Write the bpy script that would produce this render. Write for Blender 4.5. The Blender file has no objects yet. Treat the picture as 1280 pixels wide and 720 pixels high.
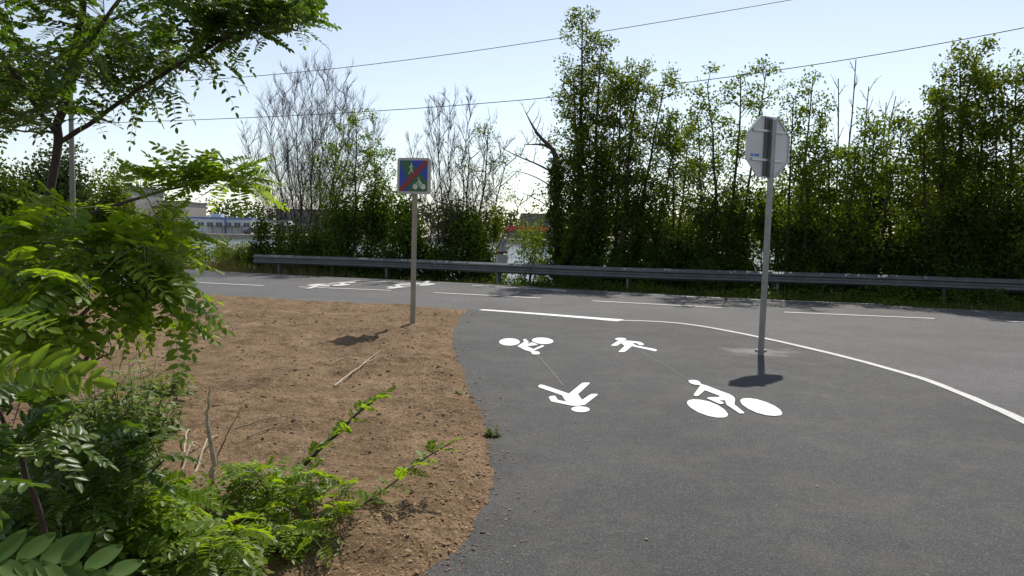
import bpy, math, random
import numpy as np
from mathutils import Vector, Matrix
R = math.radians
scene = bpy.context.scene
# ---------------------------------------------------------------- camera, sky, sun, exposure
F, CAMH, PITCH, ROLL = 942.0, 1.6, R(4.49), R(1.0)
cd = bpy.data.cameras.new('camera'); cam = bpy.data.objects.new('camera', cd)
scene.collection.objects.link(cam); scene.camera = cam
cd.sensor_width = 36; cd.lens = F/1280*36; cd.clip_start = 0.05; cd.clip_end = 9000
CM = Matrix.Rotation(math.pi/2-PITCH, 3, 'X') @ Matrix.Rotation(ROLL, 3, 'Z')
cam.matrix_world = Matrix.Translation((0, 0, CAMH)) @ CM.to_4x4()
SUN_AZ, SUN_EL = R(18.8), R(52)
w = bpy.data.worlds.new('World'); scene.world = w; w.use_nodes = True
nt = w.node_tree; bgn = nt.nodes['Background']
sk = nt.nodes.new('ShaderNodeTexSky'); sk.sky_type = 'NISHITA'; sk.sun_disc = False
sk.sun_elevation = SUN_EL; sk.sun_rotation = SUN_AZ; sk.dust_density = .25; sk.air_density = 1.0; sk.ozone_density = 1.3
hs = nt.nodes.new('ShaderNodeHueSaturation'); hs.inputs['Saturation'].default_value = .62
nt.links.new(sk.outputs[0], hs.inputs['Color']); nt.links.new(hs.outputs[0], bgn.inputs[0]); bgn.inputs[1].default_value = 0.12
sd = bpy.data.lights.new('sun', 'SUN'); sd.energy = 4.2; sd.angle = R(0.53); sd.color = (1, .95, .87)
so = bpy.data.objects.new('sun', sd); scene.collection.objects.link(so)
sv = Vector((math.sin(SUN_AZ)*math.cos(SUN_EL), math.cos(SUN_AZ)*math.cos(SUN_EL), math.sin(SUN_EL)))
so.rotation_euler = sv.to_track_quat('Z', 'Y').to_euler()
so.location = (5, 10, 30)
scene.view_settings.view_transform = 'Standard'; scene.view_settings.look = 'None'
scene.view_settings.exposure = 0.2; scene.view_settings.gamma = 1.0
try: scene.view_settings.use_curve_mapping = False
except Exception: pass

# ---------------------------------------------------------------- helpers
C = np.array(CM)
CAMP = np.array((0., 0., CAMH))
def ray(u, v): return C @ np.array((u-640., 360.-v, -F))
def G(u, v, z=0.0):                       # a point on the level z under a sight line
    d = ray(u, v); return CAMP + d*((z-CAMH)/d[2])
def AT(u, v, Y):
    d = ray(u, v); return CAMP + d*(Y/d[1])
def nrm(a):
    a = np.asarray(a, float); return a/max(1e-9, np.linalg.norm(a))

class NM:
    """collects vertices and faces, links them as one mesh object"""
    def __init__(s): s.v = []; s.f = []; s.n = 0
    def add(s, v, f, mat=0, smooth=False):
        v = np.asarray(v, np.float32).reshape(-1, 3); f = np.asarray(f, np.int64)
        s.v.append(v); s.f.append((f+s.n, mat, smooth)); s.n += len(v)
    def poly(s, pts, mat=0):
        s.add(pts, [list(range(len(pts)))], mat)
    def box(s, c, size, rot=0., mat=0, tilt=None):
        x, y, z = [q/2 for q in size]
        v = np.array([(-x,-y,-z),(x,-y,-z),(x,y,-z),(-x,y,-z),(-x,-y,z),(x,-y,z),(x,y,z),(-x,y,z)])
        if tilt is not None: v = v @ np.array(tilt).T
        cr, sr = math.cos(rot), math.sin(rot)
        v = v @ np.array([(cr, sr, 0), (-sr, cr, 0), (0, 0, 1)]) + np.asarray(c)
        s.add(v, [(0,3,2,1),(4,5,6,7),(0,1,5,4),(1,2,6,5),(2,3,7,6),(3,0,4,7)], mat)
    def prism(s, p, axis0, axis1, ext, origin, mat=0):
        """2-D outline p in the plane (axis0, axis1) at origin, pushed along ext"""
        a0, a1, e, o = [np.asarray(q, float) for q in (axis0, axis1, ext, origin)]
        n = len(p); b = np.array([o+a0*q[0]+a1*q[1] for q in p]); t = b+e
        s.add(np.vstack([b, t]), [(i, (i+1) % n, n+(i+1) % n, n+i) for i in range(n)], mat)
        s.add(b, [list(range(n))[::-1]], mat); s.add(t, [list(range(n))], mat)
    def tube(s, pts, rad, k=6, mat=0, cap=True):
        pts = np.asarray(pts, float); n = len(pts)
        rad = np.broadcast_to(np.asarray(rad, float), (n,))
        tg = np.gradient(pts, axis=0); tg /= np.maximum(1e-9, np.linalg.norm(tg, axis=1))[:, None]
        ov = pts[-1]-pts[0]
        ref = np.array((0, 0, 1.)) if abs(ov[2]) < .8*np.linalg.norm(ov) else np.array((1., .2, 0))
        a = np.cross(tg, ref); a /= np.maximum(1e-9, np.linalg.norm(a, axis=1))[:, None]
        b = np.cross(tg, a)
        th = np.arange(k)*2*math.pi/k
        v = pts[:, None, :] + rad[:, None, None]*(np.cos(th)[None, :, None]*a[:, None, :]+np.sin(th)[None, :, None]*b[:, None, :])
        i = np.arange(n-1)[:, None]*k; j = np.arange(k)[None, :]; j2 = (j+1) % k
        f = np.stack([i+j, i+j2, i+k+j2, i+k+j], -1).reshape(-1, 4)
        s.add(v, f, mat, True)
        if cap and k > 3:
            s.add(v[-1], [list(range(k))], mat); s.add(v[0], [list(range(k))[::-1]], mat)
    def leaves(s, B, D, N, L, W, tpl, mat=0):
        if len(B) == 0: return
        B, D, N = [np.asarray(q, float) for q in (B, D, N)]
        L = np.asarray(L, float); W = np.asarray(W, float)
        D = D/np.maximum(1e-9, np.linalg.norm(D, axis=1))[:, None]
        S = np.cross(D, N); S /= np.maximum(1e-9, np.linalg.norm(S, axis=1))[:, None]
        N = np.cross(S, D)
        tv, tf = tpl; tv = np.asarray(tv); tf = np.asarray(tf); k = len(tv)
        v = (B[:, None, :] + (L[:, None]*tv[None, :, 0])[..., None]*D[:, None, :]
             + (W[:, None]*tv[None, :, 1])[..., None]*S[:, None, :] + (W[:, None]*tv[None, :, 2])[..., None]*N[:, None, :])
        f = (np.arange(len(B))[:, None, None]*k + tf[None]).reshape(-1, tf.shape[1])
        s.add(v, f, mat, k > 5)
    def build(s, name, mats, parent=None):
        me = bpy.data.meshes.new(name)
        off = np.zeros(3, np.float32); q_ = parent
        while q_: off += np.array(q_.location, np.float32); q_ = q_.parent
        V = np.vstack(s.v)-off
        lv, ls, mi, sm = [], [], [], []; pos = 0
        groups = {}
        for f, m, q in s.f:
            f = np.atleast_2d(f)
            kk = f.shape[1]; lv.append(f.ravel()); ls.append(pos+np.arange(len(f))*kk); pos += f.size
            mi.append(np.full(len(f), m)); sm.append(np.full(len(f), q))
        lv = np.concatenate(lv); ls = np.concatenate(ls); mi = np.concatenate(mi); sm = np.concatenate(sm)
        me.vertices.add(len(V)); me.loops.add(len(lv)); me.polygons.add(len(ls))
        me.vertices.foreach_set('co', V.ravel().astype(np.float32))
        me.loops.foreach_set('vertex_index', lv.astype(np.int32))
        me.polygons.foreach_set('loop_start', ls.astype(np.int32))
        for m in (mats if isinstance(mats, (list, tuple)) else [mats]): me.materials.append(m)
        me.polygons.foreach_set('material_index', mi.astype(np.int32))
        me.polygons.foreach_set('use_smooth', sm.astype(bool))
        me.update(calc_edges=True)
        o = bpy.data.objects.new(name, me); scene.collection.objects.link(o)
        if parent: o.parent = parent
        return o

def tag(o, label=None, cat=None, group=None, kind=None):
    if label: o['label'] = label
    if cat: o['category'] = cat
    if group: o['group'] = group
    if kind: o['kind'] = kind
    return o
def thing(name, label, cat, loc=(0, 0, 0), group=None):
    o = bpy.data.objects.new(name, None); scene.collection.objects.link(o)
    o.location = [float(q) for q in loc]; o.empty_display_size = .2
    return tag(o, label, cat, group)
def copy_tree(o, parent=None):
    c = o.copy(); scene.collection.objects.link(c)
    if parent: c.parent = parent
    for ch in list(o.children): copy_tree(ch, c)
    return c

# ---------------------------------------------------------------- materials
def mat(name):
    m = bpy.data.materials.new(name); m.use_nodes = True
    return m, m.node_tree, m.node_tree.nodes['Principled BSDF']
def node(t, ty, **kw):
    n = t.nodes.new(ty)
    for k, v in kw.items():
        if k in n.inputs: n.inputs[k].default_value = v
        else: setattr(n, k, v)
    return n
def ramp(t, fac, stops):
    r = t.nodes.new('ShaderNodeValToRGB'); el = r.color_ramp.elements
    while len(el) < len(stops): el.new(.5)
    for e, (p, c) in zip(el, stops): e.position = p; e.color = (*c, 1) if len(c) == 3 else c
    t.links.new(fac, r.inputs[0]); return r.outputs[0]
def noise(t, scale, detail=4, rough=.6, vec=None, dist=0.):
    n = node(t, 'ShaderNodeTexNoise', Scale=scale, Detail=detail, Roughness=rough, Distortion=dist)
    if vec is None:
        g = t.nodes.new('ShaderNodeNewGeometry'); vec = g.outputs['Position']
    t.links.new(vec, n.inputs['Vector']); return n.outputs[0]
def mixc(t, fac, a, b, mode='MIX'):
    n = t.nodes.new('ShaderNodeMix'); n.data_type = 'RGBA'; n.blend_type = mode
    for i, q in ((0, fac), (6, a), (7, b)):
        if isinstance(q, (int, float)): n.inputs[i].default_value = q
        elif isinstance(q, tuple): n.inputs[i].default_value = (*q, 1)
        else: t.links.new(q, n.inputs[i])
    return n.outputs[2]
def bump(t, h, strength, dist, bsdf):
    b = node(t, 'ShaderNodeBump', Strength=strength, Distance=dist)
    t.links.new(h, b.inputs['Height']); t.links.new(b.outputs[0], bsdf.inputs['Normal'])
def plain(name, col, rough=.6, metal=0., var=.12, scale=6., bmp=0.):
    m, t, b = mat(name)
    n = noise(t, scale)
    t.links.new(ramp(t, n, [(.25, tuple(c*(1-var) for c in col)), (.75, tuple(min(1, c*(1+var)) for c in col))]), b.inputs['Base Color'])
    b.inputs['Roughness'].default_value = rough; b.inputs['Metallic'].default_value = metal
    if bmp: bump(t, noise(t, scale*6), bmp, .01, b)
    return m
def leafmat(name, stops, trans=.45, tint=(1.5, 1.6, .5), gloss=.0, rough=.45):
    m, t, b = mat(name)
    g = t.nodes.new('ShaderNodeNewGeometry')
    col = ramp(t, g.outputs['Random Per Island'], stops)
    n = noise(t, 1.1, 2)
    col = mixc(t, n, col, tuple(min(1, c*1.25) for c in stops[min(2, len(stops)-1)][1]))
    t.links.new(col, b.inputs['Base Color'])
    b.inputs['Roughness'].default_value = rough
    b.inputs['Specular IOR Level'].default_value = gloss
    tr = t.nodes.new('ShaderNodeBsdfTranslucent')
    t.links.new(mixc(t, 1.0, col, tint, 'MULTIPLY'), tr.inputs[0])
    mx = t.nodes.new('ShaderNodeMixShader'); mx.inputs[0].default_value = trans
    t.links.new(b.outputs[0], mx.inputs[1]); t.links.new(tr.outputs[0], mx.inputs[2])
    t.links.new(mx.outputs[0], t.nodes['Material Output'].inputs[0])
    return m
def asphalt(name, base, spot, dust, dustamt, spill=None, cracks=None):
    m, t, b = mat(name)
    g = t.nodes.new('ShaderNodeNewGeometry'); pos = g.outputs['Position']
    agg = node(t, 'ShaderNodeTexVoronoi', Scale=210.); t.links.new(pos, agg.inputs['Vector'])
    sepc = t.nodes.new('ShaderNodeSeparateColor'); t.links.new(agg.outputs['Color'], sepc.inputs[0])
    c1 = ramp(t, sepc.outputs[0], [(0., tuple(c*.45 for c in base)), (.55, base), (.86, tuple(c*1.35 for c in base)), (.97, spot)])
    big = ramp(t, noise(t, .55, 6, .65, pos), [(.3, (.78, .78, .78)), (.7, (1.22, 1.22, 1.22))])
    mid = ramp(t, noise(t, 9, 5, .7, pos), [(.25, (.8, .8, .8)), (.75, (1.2, 1.2, 1.2))])
    fine = ramp(t, noise(t, 55, 3, .7, pos), [(.3, (.72, .72, .72)), (.7, (1.28, 1.28, 1.28))])
    c = mixc(t, 1., mixc(t, 1., mixc(t, 1., c1, big, 'MULTIPLY'), mid, 'MULTIPLY'), fine, 'MULTIPLY')
    dm = ramp(t, noise(t, 1.7, 8, .72, pos, .4), [(.47, (0, 0, 0)), (.74, (dustamt,)*3)])
    c = mixc(t, dm, c, dust)
    if spill is not None:                  # cement dust spread round the foot of the sign post
        d = node(t, 'ShaderNodeVectorMath', operation='SUBTRACT'); t.links.new(pos, d.inputs[0]); d.inputs[1].default_value = spill[0]
        sc = node(t, 'ShaderNodeVectorMath', operation='MULTIPLY'); t.links.new(d.outputs[0], sc.inputs[0]); sc.inputs[1].default_value = spill[1]
        le = node(t, 'ShaderNodeVectorMath', operation='LENGTH'); t.links.new(sc.outputs[0], le.inputs[0])
        ad = node(t, 'ShaderNodeMath', operation='MULTIPLY_ADD'); t.links.new(noise(t, 3.2, 6, .7, pos), ad.inputs[0]); ad.inputs[1].default_value = 1.1; t.links.new(le.outputs['Value'], ad.inputs[2])
        c = mixc(t, ramp(t, ad.outputs[0], [(.5, (.8,)*3), (.8, (.35,)*3), (1., (0, 0, 0))]), c, (.27, .258, .235))
    t.links.new(c, b.inputs['Base Color'])
    b.inputs['Roughness'].default_value = .78; b.inputs['Specular IOR Level'].default_value = .35
    hh = node(t, 'ShaderNodeMath', operation='ADD'); t.links.new(agg.outputs['Distance'], hh.inputs[0]); t.links.new(noise(t, 70, 3, .6, pos), hh.inputs[1])
    bump(t, hh.outputs[0], .55, .006, b)
    return m

STOP = G(951, 440)
M = {}
M['road'] = asphalt('worn road asphalt', (.09, .0865, .085), (.2, .195, .19), (.14, .134, .126), .35)
M['apron'] = asphalt('fresh path asphalt', (.05, .0495, .0485), (.13, .128, .124), (.13, .118, .1), .45, (tuple(STOP), (1/1.15, 1/1.0, 0)))
def soilmat():
    m, t, b = mat('dry brown soil')
    g = t.nodes.new('ShaderNodeNewGeometry'); pos = g.outputs['Position']
    c = ramp(t, noise(t, 1.3, 6, .65, pos), [(.25, (.15, .1, .058)), (.5, (.215, .146, .086)), (.75, (.29, .206, .128))])
    f = mixc(t, 1., ramp(t, noise(t, 24, 7, .8, pos), [(.3, (.42, .4, .38)), (.47, (.95, .95, .95)), (.75, (1.25, 1.25, 1.25))]), ramp(t, noise(t, 5, 6, .75, pos, .6), [(.34, (.62, .6, .58)), (.5, (1., 1., 1.)), (.7, (1.1, 1.1, 1.1))]), 'MULTIPLY')
    c = mixc(t, 1., c, f, 'MULTIPLY')
    gr = node(t, 'ShaderNodeTexVoronoi', Scale=95.); t.links.new(pos, gr.inputs['Vector'])
    sp = t.nodes.new('ShaderNodeSeparateColor'); t.links.new(gr.outputs['Color'], sp.inputs[0])
    c = mixc(t, 1., c, ramp(t, sp.outputs[0], [(0, (.7, .68, .66)), (.5, (1, 1, 1)), (.93, (1.15, 1.15, 1.12)), (1., (2., 1.9, 1.7))]), 'MULTIPLY')
    t.links.new(c, b.inputs['Base Color']); b.inputs['Roughness'].default_value = .95; b.inputs['Specular IOR Level'].default_value = .1
    hh = node(t, 'ShaderNodeMath', operation='ADD'); t.links.new(noise(t, 40, 5, .7, pos), hh.inputs[0]); t.links.new(noise(t, 11, 4, .6, pos), hh.inputs[1])
    bump(t, hh.outputs[0], .8, .03, b)
    return m
M['soil'] = soilmat()
M['clod'] = plain('soil clods', (.2, .138, .085), .95, 0, .45, 40)
M['ground'] = plain('rough earth', (.1, .085, .045), .95, 0, .5, 3)
M['quay'] = plain('far quay', (.36, .31, .24), .9, 0, .2, .6)
def watermat():
    m, t, b = mat('canal water')
    b.inputs['Base Color'].default_value = (.05, .075, .085, 1); b.inputs['Roughness'].default_value = .09
    b.inputs['Specular IOR Level'].default_value = .8
    g = t.nodes.new('ShaderNodeNewGeometry')
    s = node(t, 'ShaderNodeVectorMath', operation='MULTIPLY'); t.links.new(g.outputs['Position'], s.inputs[0]); s.inputs[1].default_value = (1.0, .45, 1)
    bump(t, noise(t, 1.6, 5, .6, s.outputs[0]), .5, .25, b)
    return m
M['water'] = watermat()
M['paint'] = None
def paintmat(name, col, wear):
    m, t, b = mat(name)
    g = t.nodes.new('ShaderNodeNewGeometry'); pos = g.outputs['Position']
    n = ramp(t, noise(t, 38, 6, .75, pos), [(.3, tuple(c*.55 for c in col)), (.3+wear, tuple(c*.95 for c in col)), (.75, col)])
    n = mixc(t, 1., n, ramp(t, noise(t, 3, 4, .6, pos), [(.3, (.88, .87, .85)), (.7, (1, 1, 1))]), 'MULTIPLY')
    t.links.new(n, b.inputs['Base Color']); b.inputs['Roughness'].default_value = .75
    bump(t, noise(t, 160, 2, .6, pos), .3, .003, b)
    return m
M['paint'] = paintmat('fresh white thermoplastic', (.84, .84, .83), .08)
M['worn'] = paintmat('worn white road paint', (.7, .69, .66), .3)
M['galv'] = plain('galvanised steel', (.25, .25, .245), .42, .75, .18, 9)
M['rail'] = plain('dull galvanised rail', (.14, .15, .155), .6, .35, .25, 3)
M['signback'] = plain('grey sign back', (.62, .61, .59), .4, .1, .08, 3)
M['alu'] = plain('aluminium channel', (.55, .55, .55), .4, .7, .1, 8)
M['dark'] = plain('dark fittings and post shade', (.13, .13, .13), .5, .3, .2, 5)  # dark grey: insulators, pictogram, and the shade strip on the octagon back
M['signrim'] = plain('sign white rim', (.44, .43, .4), .45, 0, .05, 5)
M['blue'] = plain('sign blue', (.003, .04, .36), .35, 0, .05, 5)
M['green'] = plain('sign green', (.006, .1, .028), .35, 0, .05, 5)
M['red'] = plain('sign red', (.22, .009, .014), .35, 0, .05, 5)
M['greyred'] = plain('greyish red', (.2, .06, .055), .5, 0, .2, 9)  # low-saturation red for the border of the triangular sign
M['postwarm'] = plain('weathered tan steel', (.27, .235, .19), .5, .3, .15, 6)
M['white'] = plain('sign white', (.55, .55, .52), .4, 0, .04, 5)
M['sticker'] = plain('blue sticker', (.06, .2, .5), .4, 0, .3, 60)
M['bark'] = plain('brown bark', (.07, .055, .042), .9, 0, .4, 14, .6)
M['barkpale'] = plain('pale bark', (.1, .08, .066), .9, 0, .3, 5, .4)
M['barkyoung'] = plain('young locust bark', (.055, .034, .026), .8, 0, .4, 30, .5)
M['twiggreen'] = plain('green twig', (.13, .14, .045), .6, 0, .3, 20)
M['deadwood'] = plain('bleached dead wood', (.42, .34, .25), .85, 0, .3, 25, .4)
M['deadred'] = plain('dry reddish twig', (.2, .13, .085), .85, 0, .3, 25)
M['pole'] = plain('grey concrete pole', (.24, .215, .19), .85, 0, .15, 2)
M['wire'] = plain('black cable', (.02, .02, .022), .6, 0, .1, 2)
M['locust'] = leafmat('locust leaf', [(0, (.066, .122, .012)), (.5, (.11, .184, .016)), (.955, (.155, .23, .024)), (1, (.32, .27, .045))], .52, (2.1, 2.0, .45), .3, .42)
M['locustdark'] = leafmat('locust leaf darker', [(0, (.028, .056, .01)), (.6, (.048, .086, .013)), (1, (.085, .135, .018))], .38, (1.6, 1.75, .5), .42, .38)  # darker, less translucent copy of the locust leaf, covers the upper crown
M['blueleaf'] = leafmat('bluish near leaf', [(0, (.062, .108, .034)), (1, (.08, .132, .036))], .35, (1.4, 1.6, .5), .08, .75)
M['herb'] = leafmat('herb leaf', [(0, (.05, .1, .012)), (.5, (.078, .14, .017)), (1, (.13, .17, .03))], .45, (1.6, 1.6, .5), .3, .5)
M['ash'] = leafmat('ash leaf', [(0, (.03, .05, .011)), (.6, (.058, .087, .017)), (1, (.125, .15, .032))], .52, (1.75, 1.85, .55))
M['maple'] = leafmat('field maple leaf', [(0, (.035, .055, .012)), (.6, (.068, .1, .019)), (1, (.12, .152, .032))], .52, (1.7, 1.85, .55))
M['darkleaf'] = leafmat('ivy and bramble leaf', [(0, (.02, .038, .01)), (.7, (.036, .062, .013)), (1, (.075, .11, .022))], .38, (1.5, 1.7, .5))
M['palegreen'] = leafmat('pale willow leaf', [(0, (.075, .11, .024)), (1, (.14, .17, .045))], .45, (1.6, 1.6, .6))
M['farleaf'] = leafmat('far foliage', [(0, (.032, .052, .02)), (1, (.065, .09, .034))], .25, (1.3, 1.4, .7))
M['grass'] = leafmat('verge grass', [(0, (.05, .08, .018)), (.5, (.1, .115, .032)), (.75, (.2, .165, .075)), (1, (.3, .245, .13))], .35, (1.3, 1.3, .8))
M['litter'] = leafmat('dry leaf litter', [(0, (.13, .072, .042)), (.5, (.235, .14, .085)), (.88, (.34, .23, .15)), (1, (.52, .44, .34))], .2, (1.2, 1.1, .9))
M['flower'] = plain('white umbel', (.75, .75, .68), .8)
M['wallwhite'] = plain('white cladding', (.6, .62, .64), .6, 0, .06, .5)
M['wallgrey'] = plain('grey render', (.27, .265, .25), .8, 0, .1, .5)
M['trimblue'] = plain('blue trim', (.12, .2, .42), .5)
M['glass'] = plain('dark window', (.05, .06, .075), .15)
M['roofdark'] = plain('dark roof', (.1, .1, .11), .7)
M['roofred'] = plain('red canopy', (.42, .035, .045), .5)
M['carred'] = plain('maroon car paint', (.16, .012, .02), .25, .1)
M['cardark'] = plain('blue grey car paint', (.05, .065, .1), .25, .2)
M['carwhite'] = plain('white van paint', (.7, .7, .7), .3)
M['tyre'] = plain('tyre rubber', (.02, .02, .02), .9)

T_QUAD = ([(0, 0, 0), (.45, .5, .12), (1, 0, -.05), (.45, -.5, .12)], [(0, 3, 2, 1)])
T_LEAF = ([(0, 0, 0), (.18, .36, .05), (.52, .5, .1), (.84, .33, .03), (1, 0, -.12), (.84, -.33, .03), (.52, -.5, .1), (.18, -.36, .05), (.52, 0, -.04)],
          [(0, 8, 1), (1, 8, 2), (2, 8, 3), (3, 8, 4), (4, 8, 5), (5, 8, 6), (6, 8, 7), (7, 8, 0)])
def hires(n=9, m=5):
    v = []; f = []
    for i in range(n+1):
        t = i/n; wd = .5*math.sin(math.pi*(t**.85*.93+.035))**.62 if 0 < i < n else (.1 if i == 0 else .06)
        for j in range(m):
            q = -1+2*j/(m-1); v.append((t, wd*q, .16*abs(q)-.1*t*t+.03*math.sin(9*t)*q))
    for i in range(n):
        for j in range(m-1): f.append((i*m+j, (i+1)*m+j, (i+1)*m+j+1, i*m+j+1))
    return v, f
T_NEAR = hires()
T_BLADE = ([(0, -.5, 0), (0, .5, 0), (.55, .3, .5), (1, 0, 2.2), (.55, -.3, .5)], [(0, 1, 2, 3, 4)])

# ---------------------------------------------------------------- terrain, road, path
RAILPIX = [(318, 318), (480, 322.8), (615, 328.2), (730, 332.8), (850, 336.5), (960, 339.3), (1065, 342.2), (1170, 345.6), (1280, 349.5), (1420, 354.5)]
RTOP = .58
RAIL = np.array([G(u, v, RTOP)[:2] for u, v in RAILPIX])
rd = nrm(RAIL[8]-RAIL[0]); rn = np.array((-rd[1], rd[0]))
if rn[1] < 0: rn = -rn
r0 = RAIL[2]
def soff(x, y): return (x-r0[0])*rn[0]+(y-r0[1])*rn[1]          # metres beyond the guard rail line
def gz(x, y):
    return float(np.interp(soff(x, y), [-60, -3, -1.2, 1.2, 2.5, 6, 12, 4000], [-.03, -.03, -.12, -.18, -.45, -1.9, -3.2, -3.4]))
def pt(a, s): return (r0[0]+rd[0]*a+rn[0]*s, r0[1]+rd[1]*a+rn[1]*s)
nm = NM()
A = np.array([-3000, -600, -150, -60, -30, -15, 0, 15, 30, 60, 150, 600, 3000.]); S = [-3000, -600, -60, -20, -3, -1.2, 0, 1.2, 2.5, 4, 6, 9, 12, 40, 300, 4000]
v = [(*pt(a, s), gz(*pt(a, s))) for s in S for a in A]; na = len(A)
nm.add(v, [(j*na+i, j*na+i+1, (j+1)*na+i+1, (j+1)*na+i) for j in range(len(S)-1) for i in range(na-1)], 0, True)
tag(nm.build('ground', M['ground']), kind='structure')
nm = NM(); nm.poly([(*pt(-900, 3), -2.0), (*pt(900, 3), -2.0), (900, 200, -2.0), (-900, 200, -2.0)][:4])
tag(nm.build('canal_water', M['water']), kind='structure')
nm = NM(); nm.box((0, 2195, -2.1), (7000, 4000, 2.1)); tag(nm.build('far_bank', M['quay']), kind='structure')   # quay face and yard beyond the canal
FZ = -1.05

ROADFAR = [(-900, 300), (-300, 316), (0, 325.5), (130, 331), (300, 340.5), (420, 346.3), (520, 350.8), (600, 354.5), (708, 361), (800, 366), (900, 371.5), (1100, 381.5), (1280, 390.5), (1600, 405), (2200, 440)]
SOILTOP = [(-900, 310), (-500, 332), (-200, 345), (0, 354), (150, 364), (240, 369), (374, 376.4), (507, 382), (588, 388)]
SOILEDGE = [(588, 388), (576, 399), (568, 412), (566, 425), (572, 450), (587, 480), (604, 510), (615, 545), (620, 575), (613, 610), (598, 650), (573, 690), (542, 722), (505, 760), (468, 805)]
nm = NM()
far = [G(u, v) for u, v in ROADFAR]
rngv = np.random.default_rng(9)
fl = []
for a, b in zip(far[:-1], far[1:]):                # the far edge of the asphalt frays a little
    n_ = max(1, int(np.linalg.norm(b-a)/.25)) if np.linalg.norm(b-a) < 12 else 1
    for k in range(n_): fl.append(a+(b-a)*k/n_+np.array((0, rngv.normal(0, .02), 0)))
fl.append(far[-1])
near = [G(u, v)-np.array((0, .25, 0)) for u, v in SOILTOP[:-1]]
loop = [tuple(p) for p in near] + [(-1.2, 14.0, 0), (-1.2, -12, 0), (45, -12, 0)] + [tuple(p) for p in fl[::-1]]
nm.poly(loop); road = tag(nm.build('road', M['road']), kind='structure')
LINE = [(601, 387.5), (650, 391), (700, 394.8), (776, 401), (806, 401), (831, 401.7), (856, 404.8), (890, 410), (950, 422), (1000, 433), (1060, 447.5), (1160, 475), (1280, 526), (1400, 592), (1500, 660)]
nm = NM()
loop = [G(u, v, .004) for u, v in LINE]
loop += [np.array((5.2, .2, .004)), np.array((5.5, -9, .004)), np.array((-2.5, -9, .004)), np.array((-1.4, 1, .004))]
loop += [G(u, v, .004)+np.array((-.25, 0, 0)) for u, v in SOILEDGE[::-1][1:-1]] + [G(585, 386.5, .004)]
nm.poly(loop); tag(nm.build('path', M['apron']), kind='structure')

# soil: fine grid whose rim dives under the asphalt
sp = [G(u, v)[:2] for u, v in SOILTOP] + [G(u, v)[:2] for u, v in SOILEDGE[1:]] + [np.array((-1.1, .8)), np.array((-2.6, -4)), np.array((-60, -4)), np.array((-60, 25))]
sp = np.array(sp)
def sdist(P):
    n = len(sp); dmin = np.full(len(P), 1e9); ins = np.zeros(len(P), bool)
    for i in range(n):
        a, b = sp[i], sp[(i+1) % n]; ab = b-a
        t = np.clip(((P-a) @ ab)/(ab @ ab), 0, 1)
        dmin = np.minimum(dmin, np.hypot(*(P-a-t[:, None]*ab).T))
        c = (a[1] > P[:, 1]) != (b[1] > P[:, 1])
        with np.errstate(divide='ignore', invalid='ignore'):
            xi = (b[0]-a[0])*(P[:, 1]-a[1])/(b[1]-a[1])+a[0]
        ins ^= c & (P[:, 0] < xi)
    return np.where(ins, dmin, -dmin)
def vnoise(P, sc, seed):
    r = np.random.default_rng(seed); T = r.random((256, 256))
    q = P*sc; i = np.floor(q).astype(int); f = q-i; f = f*f*(3-2*f)
    g = lambda a, b: T[(i[:, 0]+a) % 256, (i[:, 1]+b) % 256]
    return (g(0, 0)*(1-f[:, 0])+g(1, 0)*f[:, 0])*(1-f[:, 1])+(g(0, 1)*(1-f[:, 0])+g(1, 1)*f[:, 0])*f[:, 1]-.5
def soilz(P):
    d = sdist(P)
    z = -.03+.075*np.clip((d+.1)/.28, 0, 1)
    amp = np.clip((d+.1)/.4, 0, 1)
    zz = z + amp*(.10*vnoise(P, .7, 1)+.06*vnoise(P, 2.7, 2)+.045*vnoise(P, 7, 3)) + np.clip((d+.15)/.3, 0, 1)*(.018*vnoise(P, 17, 4)+.012*vnoise(P, 33, 5))
    return np.where(d > .06, np.maximum(zz, .012+.25*(zz-z)*(zz > z-.02)+.006*vnoise(P, 20, 6)), zz)
xs = np.arange(-13, .35, .035); ys = np.concatenate([np.arange(1.2, 9, .03), np.arange(9, 18.4, .045)])
X, Y = np.meshgrid(xs, ys); P = np.stack([X.ravel(), Y.ravel()], 1)
Z = soilz(P); nx = len(xs)
idx = (np.arange(len(ys)-1)[:, None]*nx+np.arange(nx-1)[None]).ravel()
fc = np.stack([idx, idx+1, idx+nx+1, idx+nx], 1)
fc = fc[(Z[fc].max(1) > -.025)]
nm = NM(); nm.add(np.column_stack([P, Z]), fc, 0, True)
tag(nm.build('soil_verge', M['soil']), kind='structure')
def SZ(x, y): return float(soilz(np.array([[x, y]]))[0])

# ---------------------------------------------------------------- road paint
def strip(name, pix, width, label, group=None, m='worn', z=.008):
    p = np.array([G(u, v) for u, v in pix])[:, :2]
    wd = np.broadcast_to(np.asarray(width, float), (len(p),))
    q = [p[0]]; ww = [wd[0]]
    for i in range(len(p)-1):
        n_ = max(1, int(np.linalg.norm(p[i+1]-p[i])/.3))
        for k in range(1, n_+1): q.append(p[i]+(p[i+1]-p[i])*k/n_); ww.append(wd[i]+(wd[i+1]-wd[i])*k/n_)
    q = np.array(q); ww = np.array(ww)
    if len(pix) > 4:
        for _ in range(3): q[1:-1] = (q[:-2]+2*q[1:-1]+q[2:])/4
    t = np.gradient(q, axis=0); t /= np.linalg.norm(t, axis=1)[:, None]; nn = np.stack([-t[:, 1], t[:, 0]], 1)
    jit = rngv.normal(0, .004, (2, len(q)))
    L_ = q+nn*(ww/2+jit[0])[:, None]; R_ = q-nn*(ww/2+jit[1])[:, None]; n = len(q)
    nm = NM(); nm.add(np.column_stack([np.vstack([L_, R_]), np.full(2*n, z)]), [(i, n+i, n+i+1, i+1) for i in range(n-1)])
    o = nm.build(name, M[m]); return tag(o, label, 'road marking', group)
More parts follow.
